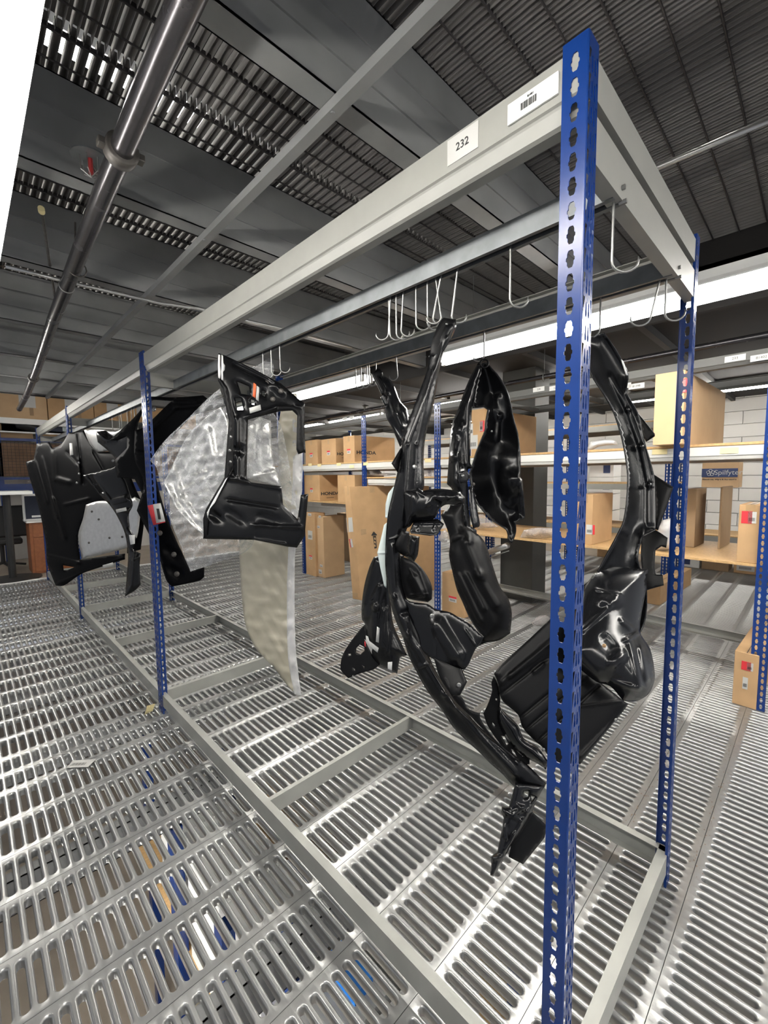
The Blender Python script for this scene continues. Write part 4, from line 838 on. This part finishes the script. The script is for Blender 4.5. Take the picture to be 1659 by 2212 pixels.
# clear bags on shelves
def clearbag(label, outline, anc, m='bagdim', crumple=.03, bulge=.06):
    t = thing('plastic_bag', label, 'bag', at(*anc[0])); shell('bag_film', outline, anc, M[m], t, step=5, thick=.001, crumple=crumple, bulge=bulge, bw=8)
    return t
def onsh(L, q=.1):
    o = []
    for u, v in L:
        d = ray(u, v); t = (r2(0,q)-EYE).dot(R2X)/d.dot(R2X); o.append((u,v,t))
    return o
t = clearbag('clear bag of black clips on the shelf right of the double blue post', c1([(385,1710),(430,1680),(500,1700),(560,1690),(600,1740),(740,1745),(750,1760),(600,1775),(420,1770)]), onsh([(790,1015),(850,1025),(800,1030)]))
shell('black_clip', c1([(405,1700),(440,1690),(480,1740),(470,1760),(430,1750)]), onsh([(790,1015),(850,1025),(800,1030)], .13), PM, t, step=4, bulge=.03, bw=5)
shell('black_clip', c1([(500,1690),(560,1700),(600,1745),(560,1760),(510,1740)]), onsh([(790,1015),(850,1025),(800,1030)], .13), PM, t, step=4, bulge=.03, bw=5)
clearbag('clear bag between the long curved liner and the leaf shaped liner', [(912,1015),(930,1008),(945,1020),(942,1040),(915,1042)], onsh([(912,1015),(945,1020),(930,1040)]))
clearbag('grey film bag lying on the upper shelf right of the tall front post', c9([(575,640),(600,590),(690,578),(750,585),(765,610),(650,620),(600,650)]), onsh([(1275,970),(1330,955),(1300,965)], .05), 'foam2', .015)
clearbag('clear bag on the lower shelf edge left of the tall front post', c9([(175,1165),(200,1120),(280,1105),(385,1110),(385,1165),(300,1172),(210,1172)]), onsh([(1130,1150),(1190,1150),(1150,1165)], .03))
clearbag('pinkish clear bag on the lower shelf under the leaf shaped liner', c2([(450,1940),(520,1940),(600,2020),(700,2090),(640,2100),(500,2110),(450,2120)]), onsh([(1035,1120),(1075,1140),(1050,1145)], .2))
clearbag('clear bag dangling below the bracket arm at the blue post', c4([(655,840),(600,900),(575,945),(640,985),(670,970),(680,900)]), onsh([(950,1150),(965,1165),(955,1172)], -.03))
clearbag('crumpled clear bag on the grating behind the tall front post', c5([(1065,230),(1120,180),(1180,175),(1215,200),(1180,240),(1080,260)]), [(1150,1335,on(1150,1350,'z',.01).x*0+(on(1160,1352,'z',0)-EYE).dot(_f)),(1190,1335,(on(1160,1352,'z',0)-EYE).dot(_f)-.03),(1160,1352,(on(1160,1352,'z',0)-EYE).dot(_f))], crumple=.02, bulge=.03)
t = clearbag('white paper sack bulging on the lower shelf left of the right rear post', c9([(1000,1110),(1030,1060),(1110,1040),(1130,1120),(1120,1230),(1040,1245),(990,1240)]), onsh([(1425,1150),(1465,1150),(1440,1188)], .15), 'foam2', .01, .12)

# ------------------------------------------------------------------ building column and tube behind
p = on(1148, 1302, 'z', 0)
t = thing('steel_column', 'dark olive steel column standing on the grating behind the leaf shaped liner', 'column', p)
MB().box((p.x,p.y,0),(p.x+.34,p.y+.40,2.62)).build('shaft', M['col'], t, bevel=.004)
MB().box((p.x-.02,p.y-.02,0),(p.x+.36,p.y+.42,.02)).build('base_plate', M['col'], t, bevel=.002)
t = thing('metal_tube', 'bright round metal tube sticking out under the lower shelf beside the dark column', 'tube', r2(1.6,0,.75))
MB().tube([at(1055,1193,4.3), at(1096,1178,3.9)], .028, 14).build('tube_body', M['conduit'], t, smooth=True)
MB().tube([at(1058,1205,4.3), at(1099,1190,3.9)], .004, 8).build('lower_rod', M['wire'], t, smooth=True)

# ------------------------------------------------------------------ racks farther back
def simple_rack(label, x, ys, d, shelves, ax=(1,0), h=None, m='wood', bk=True):
    t = thing('storage_rack', label, 'rack', (x,ys[0],0))
    for yy in ys:
        post(x, yy, 'T', t); post(x+d, yy, 'U', t)
    for z, mm in shelves:
        for a, c in zip(ys, ys[1:]):
            cbeam('beam', (x+.003,a+.04,0), (x+.003,c-.04,0), z-.09, z-.015, (1,0,0), 'beam', t); cbeam('beam', (x+d-.003,a+.04,0), (x+d-.003,c-.04,0), z-.09, z-.015, (-1,0,0), 'beam', t)
            MB().box((x+.005,a+.01,z-.015),(x+d-.005,c-.01,z)).build('shelf_board', M[mm], t)
    return t
simple_rack('pale beamed rack behind the dark column, cream shelves nearly bare', 5.35, [1.0,2.36,3.9,5.4], .8, [(1.33,'wood'),(.75,'wood'),(2.1,'wood')])
simple_rack('rack by the block wall at the right, seen under the upper shelf', 6.2, [-.9,.7], .7, [(1.9,'wood'),(.55,'wood')]) if 0 else None
# archive cartons along the wall at the far edge of the grating
def bx(label, x, y, z, dx, dy, h, m, group=None, **k): return carton(label, (x,y,z), dy, dx, h, m=m, dirs=((0,1),(1,0)), group=group, **k)
bx('wide white and navy document carton against the wall, rightmost on the floor', 7.12,-.45,.0,.4,.5,.2,'white', tape=False, tags=[(0,.04,.46,.03,'navy')])
bx('tan document carton with a white printed label on the floor by the wall', 7.12,.1,.0,.4,.42,.2,'card', tape=False, tags=[(-.08,.1,.2,.12,'paper')])
bx('tan carton left of the labelled document carton by the wall', 7.12,.58,.0,.4,.32,.2,'card3', tape=False)
bx('white document carton with navy edge between two tan ones by the wall', 7.12,.93,.0,.4,.33,.2,'white', tape=False, tags=[(0,.1,.1,.12,'navy')])
bx('low tan carton on the floor by the wall, leftmost of the row', 7.12,1.9,.0,.4,.5,.2,'card', tape=False)
for k, (y, z) in enumerate([(2.15,.62),(2.15,.88),(2.15,1.14),(2.15,1.4)]):
    bx('white document carton in the stack seen between the blue posts, %s' % ('lowest one','second from the bottom','third from the bottom','topmost one')[k], 6.4,y-.2,z,.35,.36,.25,'white', tape=False, tags=[(.08,.12,.1,.12,'navy')])
t = simple_rack('low stand carrying the wiper carton and white document cartons by the wall', 6.3, [-.6,2.6], .7, [(.62,'wood')])
# branded wiper carton
p = on(1540, 1055, 'x', 6.35)
t = carton('tan carton with a navy printed band and white emblem, high behind the right shelves', (6.35,on(1595,1050,'x',6.35).y,on(1555,1053,'x',6.35).z), on(1515,1050,'x',6.35).y-on(1595,1050,'x',6.35).y, .35, .36, m='card2', dirs=((0,1),(1,0)), tape=False)
pc = on(1554, 1021, 'x', 6.349); yl, yr = on(1515,1021,'x',6.35).y, on(1595,1021,'x',6.35).y
MB().box((6.3475,yr+.005,pc.z-.06),(6.3488,yl-.005,pc.z+.055)).build('navy_band', M['navy'], t)
fm = frame_at((6.3465,(yl+yr)/2-.09,pc.z),(0,-1,0),(0,0,1)); text_mesh('band_wording', 'Spilfyter', .088, M['paper'], fm, t)
b = MB()
for k in range(5):
    a = k*2*math.pi/5+.3; cy, cz = yl-.10+.026*math.cos(a), pc.z+.026*math.sin(a)
    b.tube([(6.3465,cy+.018*math.cos(q*math.pi/6),cz+.018*math.sin(q*math.pi/6)) for q in range(13)], .003, 6, cap=False)
b.build('ring_emblem', M['paper'], t)
fm = frame_at((6.3465,(yl+yr)/2,pc.z-.09),(0,-1,0),(0,0,1)); text_mesh('small_wording', 'Absorbents, Wipes & Accessories', .026, M['ink'], fm, t, bold=.0008)
st = simple_rack('high stand carrying the banded carton near the block wall', 6.3, [-1.0,.9], .7, [(pc.z-.155,'wood')]) if 0 else None

# ------------------------------------------------------------------ sprinkler pipes, conduits
t = thing('sprinkler_pipe', 'dark steel sprinkler pipe with grooved couplings running under the ceiling at upper left', 'pipe', (-.4,.3,2.4))
pp = [(-.425,-1.2,2.4),(-.412,.2,2.4),(-.405,.76,2.4),(-.39,1.38,2.4),(-.338,2.95,2.4),(-.27,4.4,2.4),(-.213,5.87,2.4),(-.178,7.3,2.4)]
MB().tube(pp, .0305, 20).build('pipe', M['pipe'], t, smooth=True)
def ringat(y, r, w, m='iron', name='coupling'):
    a = max(q for q in pp if q[1] <= y); c_ = min(q for q in pp if q[1] > y) if 0 else [q for q in pp if q[1] > y][0]; a = [q for q in pp if q[1] <= y][-1]
    k = (y-a[1])/(c_[1]-a[1]); x = a[0]+(c_[0]-a[0])*k
    MB().tube([(x,y-w,2.4),(x,y-w*.9,2.4),(x,y+w*.9,2.4),(x,y+w,2.4)], [r*.9,r,r,r*.9], 20).build(name, M[m], t, smooth=True)
    return x
x = ringat(1.17, .044, .02)
MB().box((x+.035,1.155,2.39),(x+.06,1.185,2.41)).build('coupling_ear', M['iron'], t, bevel=.003)
MB().box((x-.06,1.155,2.39),(x-.035,1.185,2.41)).build('coupling_ear', M['iron'], t, bevel=.003)
ringat(2.35, .033, .004, 'wire', 'joint_ring'); ringat(4.9, .042, .02); 
b = MB(); b.tube([(-.36,2.1,2.43),(-.35,2.1,2.60)], .004, 6); b.build('hanger_rod', M['iron'], t)
b = MB(); b.tube([(-.355+.036*math.cos(k*math.pi/8),2.1,2.4+.036*math.sin(k*math.pi/8)) for k in range(17)], .003, 6, cap=False); b.build('hanger_loop', M['iron'], t)
t = thing('fire_sprinkler', 'fire sprinkler with a round guard plate beside the dark pipe at upper left', 'sprinkler', (-.47,1.12,2.5))
b = MB(); px = on(195,345,'z',2.5)
b.tube([(px.x,px.y,2.503),(px.x,px.y,2.508)], .055, 24); b.build('shield_plate', M['galv'], t)
b = MB()
for k in range(6): b.tube([(px.x+.03*math.cos(k*1.05),px.y+.03*math.sin(k*1.05),2.503),(px.x+.028*math.cos(k*1.05),px.y+.028*math.sin(k*1.05),2.46),(px.x,px.y,2.445)], .0018, 5)
b.build('wire_cage', M['wire'], t); MB().tube([(px.x,px.y,2.503),(px.x,px.y,2.455)], .007, 8).build('nozzle', M['red_frame'], t)
MB().tube([(px.x,px.y,2.49),(px.x+.06,px.y+.02,2.42),(-.4,1.14,2.41)], .006, 8).build('feed_pipe', M['iron'], t)
t = thing('hanger_rod', 'thin dark threaded rod hanging from the joists left of the coupling', 'rod', at(90,455,1.9))
MB().tube([at(90,455,1.62), at(118,640,2.45)], .006, 8).build('rod', M['iron'], t); MB().tube([at(89,450,1.60), at(90,458,1.62)], .011, 10).build('brass_cap', M['paper2'], t)
t = thing('conduit', 'thin bright conduit crossing the ceiling joists at left', 'conduit', on(15,578,'z',2.42))
MB().tube([on(12,575,'z',2.42),on(130,605,'z',2.42),on(345,655,'z',2.42),on(430,667,'z',2.43),on(520,690,'z',2.45),on(600,708,'z',2.45),on(760,750,'z',2.45)], .009, 10).build('tube', M['conduit'], t, smooth=True)
b = MB(); q = on(515,690,'z',2.45); b.box((q.x-.02,q.y-.02,2.445),(q.x+.02,q.y+.02,2.465)); b.build('clamp', M['wire'], t)
t = thing('conduit', 'grey conduit under the slatted ceiling right of the tall front post', 'conduit', on(1500,325,'z',2.7))
MB().tube([on(1300,412,'z',2.72),on(1420,362,'z',2.72),on(1800,200,'z',2.72)], .012, 10).build('tube', M['conduit'], t, smooth=True)
t = thing('sprinkler_pipe', 'thin dark pipe hung on wire loops above the rear shelving rack', 'pipe', r2(1,.3,2.33))
MB().tube([r2(-1.2,.25,2.30), r2(2.0,.25,2.30), r2(5.2,.25,2.30), r2(8,.25,2.30)], .021, 12).build('pipe', M['pipe'], t, smooth=True)
for s in (1.55,3.35,-.4):
    q = r2(s,.25,2.30); MB().tube([q+Vector((0,0,.03)), q+Vector((0,0,.32))], .003, 6).build('hanger_wire', M['wire'], t)
    MB().tube([q+Vector((0,0,.03))+Vector((0,.0,0))+R2X*(.012*math.sin(k*math.pi/6))*2+Vector((0,0,-.035+.035*math.cos(k*math.pi/6))) for k in range(13)], .004, 6, cap=False).build('loop', M['wire'], t)
q = r2(4.0,.25,2.30); MB().tube([q, q+Vector((0,0,.05)), q+Vector((0,0,.06)), q+Vector((0,0,.075))], [.02,.02,.05,.008], 14).build('deflector', M['iron'], t)
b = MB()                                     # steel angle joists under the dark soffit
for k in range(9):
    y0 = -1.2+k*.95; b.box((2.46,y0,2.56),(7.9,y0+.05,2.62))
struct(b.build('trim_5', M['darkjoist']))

# ------------------------------------------------------------------ far left corner: desk area and high cartons
YB = 9.3
def onb(u, v, y=YB): return on(u, v, 'y', y)
rkb = thing('storage_rack', 'tall blue rack with mesh guards and a white shelf of cartons at the far left', 'rack', (-.5,YB,0))
b = MB()
for u in (-60, 1, 330):
    p = onb(u, 1000); b.box((p.x-.03,YB,0),(p.x+.03,YB+.06,3.6))
b.build('post', M['blue'], rkb)
xl, xr = onb(-120,1000).x, onb(420,1000).x
def strip(v0, v1, m, name, d0=0, d1=.05, xa=None, xb=None):
    z0, z1 = onb(60, v1).z, onb(60, v0).z; MB().box((xa or xl,YB+d0,z0),(xb or xr,YB+d1,z1)).build(name, M[m], rkb)
strip(905,917,'white','shelf_beam',-.02,.8); strip(933,936,'white','shelf_edge'); strip(948,954,'blue','guard_frame',-.06,-.02); strip(1031,1036,'blue','guard_frame',-.06,-.02)
strip(1045,1068,'blue','base_beam',-.04,.0); strip(958,1029,'mesh','mesh_backing',.0,.01)
b = MB(); z0, z1 = onb(60,1029).z, onb(60,956).z
for k in range(int((xr-xl)/.05)): b.box((xl+k*.05,YB-.03,z0),(xl+k*.05+.004,YB-.026,z1))
for k in range(int((z1-z0)/.05)+1): b.box((xl,YB-.031,z0+k*.05),(xr,YB-.027,z0+k*.05+.004))
b.build('wire_mesh', M['blackiron'], rkb)
zt = onb(60,905).z; i = 0
rows = [(zt+.001,.43,.62),(zt+.435,.42,.56)]
for r_, (z, h, w) in enumerate(rows):
    x = xl+.1+.2*r_; nr = 0
    while x < xr-.2:
        ww = w*random.uniform(.85,1.15)
        t = thing('cardboard_box', 'tan carton high at far left, %s row, %s' % (('lower','upper')[r_], ORD[min(nr,9)]), 'box', (x,YB,z), 'high stacked cartons, %s row' % ('lower','upper')[r_])
        MB().box((x,YB+.0,z),(x+ww-.012,YB+.6,z+h)).build('carton', M[random.choice(['card','card2','card'])], t, bevel=.004)
        if random.random() < .65: a = x+ww*random.uniform(.1,.5); MB().box((a,YB-.003,z+h*.45),(a+ww*.33,YB,z+h*.95)).build('label', M['paper'], t)
        MB().box((x+ww*.62,YB-.002,z+.06),(x+ww*.7,YB,z+h*.45)).build('printed_mark', M['card3'], t)
        x += ww; nr += 1
for k, (u, w, hh, m, lb) in enumerate([(-10,.5,.3,'card3','dull carton behind the guard rail at far left'),(95,.7,.16,'card','long flat carton above the blue guard at far left'),(4,.95,.2,'gasket','grey appliance with a dark screen on the far left shelf')]):
    v = (948,948,933)[k]; p = onb(u, v); t = thing('cardboard_box' if k < 2 else 'appliance', lb, 'box' if k < 2 else 'device', p)
    MB().box((p.x,YB+.1,p.z),(p.x+w,YB+.5,p.z+hh)).build('body', M[m], t, bevel=.005)
    if k == 2: MB().box((p.x+w*.55,YB+.095,p.z+.06),(p.x+w*.88,YB+.1,p.z+.16)).build('screen', M['panelnavy'], t)
p = onb(62, 933); t = tag(MB().tube([p+Vector((-.16,.1,.1)),p+Vector((-.05,.1,.13)),p+Vector((.1,.1,.08)),p+Vector((.25,.1,.03))], [.04,.1,.08,.02], 10).build('cap', M['blackiron'], smooth=True), 'dark lumpy cloth bundle on the far left shelf', 'cloth')
# desk group (nearer than the rack)
YD = 8.15
def od(u, v, y=YD): return on(u, v, 'y', y)
p0, p1 = od(62,1130), od(110,1245); t = thing('cabinet', 'orange-brown wooden drawer cabinet at far left behind the undertray', 'cabinet', (p0.x,YD,0))
MB().box((p0.x,YD,.0),(p0.x+.55,YD+.5,p0.z)).build('body', M['desk'], t, bevel=.004)
zc = p0.z; MB().box((p0.x+.04,YD-.015,zc*.72),(p0.x+.52,YD,zc*.96)).build('drawer', M['desk'], t, bevel=.003); MB().box((p0.x+.04,YD-.015,.03),(p0.x+.52,YD,zc*.7)).build('door', M['desk'], t, bevel=.003)
MB().box((p0.x-.03,YD-.03,zc),(p0.x+.6,YD+.55,zc+.03)).build('top', M['white'], t, bevel=.003)
a, c_ = od(47,1068), od(100,1128); t = thing('partition_panel', 'navy fabric panel in a grey frame standing on the wooden cabinet', 'panel', (a.x,YD,zc+.03))
MB().box((a.x,YD+.05,zc+.03),(a.x+.6,YD+.1,a.z)).build('frame', M['white'], t, bevel=.004); MB().box((a.x+.03,YD+.04,zc+.06),(a.x+.58,YD+.05,a.z-.03)).build('fabric', M['panelnavy'], t)
MB().box((a.x+.1,YD+.034,zc+.08),(a.x+.3,YD+.04,zc+.11)).build('name_strip', M['white'], t)
p = od(28,1248,7.95); t = thing('pedestal_table', 'black pedestal table base with a round foot at the far left edge', 'table', (p.x,7.95,-.005))
MB().tube([(p.x,7.95,-.004),(p.x,7.95,.015),(p.x,7.95,.03)], [.34,.34,.05], 32).build('round_foot', M['blackiron'], t); MB().tube([(p.x,7.95,.03),(p.x,7.95,od(28,1068,7.95).z)], .045, 16).build('column', M['blackiron'], t)
zt_ = od(28,1068,7.95).z; MB().box((p.x-.7,7.7,zt_),(p.x+.28,8.3,zt_+.05)).build('table_top', M['white'], t, bevel=.005)
t = thing('office_chair', 'black office chair in shade under the table at far left', 'chair', (p.x-.1,8.9,0))
MB().box((p.x-.35,8.7,.42),(p.x+.2,9.15,.52)).build('seat', M['blackiron'], t, bevel=.03); MB().box((p.x-.3,8.65,.55),(p.x+.3,8.72,1.05)).build('backrest', M['blackiron'], t, bevel=.03)
MB().tube([(p.x-.05,8.9,.1),(p.x-.05,8.9,.45)], .03, 10).build('stem', M['blackiron'], t)
for k in range(5):
    q = k*1.2566; MB().tube([(p.x-.05,8.9,.12),(p.x-.05+.28*math.cos(q),8.9+.28*math.sin(q),.06)], .018, 8).build('foot_arm', M['blackiron'], t)
struct(MB().box((-6,9.95,0),(2.4,10.05,5)).build('wall_back', M['block']))

# ------------------------------------------------------------------ level below, seen through the slots
t = thing('storage_rack', 'lower level rack of blue posts and pale shelves seen through the grating', 'rack', (-.3,.2,-2.85))
for x, y in ((-.1,1.42),(-.06,2.16),(.11,1.22),(.1,3.3),(-.1,.6),(.42,1.6),(.45,2.6),(.7,.45),(1.6,.5),(1.7,1.6)):
    MB().box((x-.03,y-.04,-2.85),(x+.03,y+.04,-.5)).build('post', M['blue'], t)
MB().box((-.05,.2,-1.3),(2.0,3.4,-1.28)).build('shelf_board', M['wood'], t)
for k, (x, y, dx, dy, h, m) in enumerate([(-.03,.5,.4,.3,.62,'white'),(-.04,.84,.4,.3,.6,'paper'),(-.02,1.28,.36,.34,.66,'white'),(-.03,1.66,.38,.42,.62,'white'),(-.01,2.22,.34,.4,.64,'white'),(.5,.7,.3,.4,.5,'paper'),(.5,1.2,.3,.3,.6,'white'),(.52,1.75,.26,.4,.55,'card2'),(.5,2.7,.3,.4,.6,'white'),(.85,1.4,.3,.5,.6,'white'),(1.2,.3,.3,.5,.5,'paper'),(1.25,1.0,.3,.5,.6,'white'),(1.25,2.0,.3,.5,.6,'paper')]):
    tt = thing('cardboard_box', 'pale carton on the lower level, visible through the slots of the grating', 'box', (x,y,-1.28), 'pale cartons below the grating')
    MB().box((x,y,-1.28),(x+dx,y+dy,-1.28+h)).build('carton', M[m], tt, bevel=.004)
tag(MB().box((.2,.9,-.68),(.3,1.1,-.63)).build('film_roll', M['brightblue']), 'bright blue film on a pale carton under the grating near the bottom edge', 'film')
# paper scraps on the grating
q = on(187,1652,'z',.002); c = [on(*p_,'z',.004) for p_ in ((143,1659),(157,1643),(208,1640),(190,1657))]
t = thing('paper_label', 'torn white barcode label lying on the grating at the left', 'label', q)
MB().hexa([c[0],c[3],c[2],c[1]]+[p_+Vector((0,0,.001)) for p_ in (c[0],c[3],c[2],c[1])]).build('sheet', M['paper'], t)
b = MB()
for k in range(14):
    f0 = .12+k*.045; a = c[0].lerp(c[3], f0); e = c[1].lerp(c[2], f0); w = (c[3]-c[0])*(.022 if k%3 else .012)
    z = Vector((0,0,.0016)); b.add([a.lerp(e,.25)+z, a.lerp(e,.25)+w+z, a.lerp(e,.6)+w+z, a.lerp(e,.6)+z], [(0,1,2,3)])
b.build('barcode', M['ink'], t)
q = on(312,1545,'z',.0)
t = tag(MB().add([q+Vector(v_) for v_ in ((0,0,.002),(.05,.01,.004),(.08,.06,.02),(.03,.05,.03),(.01,.0,.02))], [(0,1,4),(1,2,3,4),(0,4,3)]).build('paper_scrap', M['paper2']), 'crumpled yellowish scrap beside the foot of the second blue post', 'scrap')
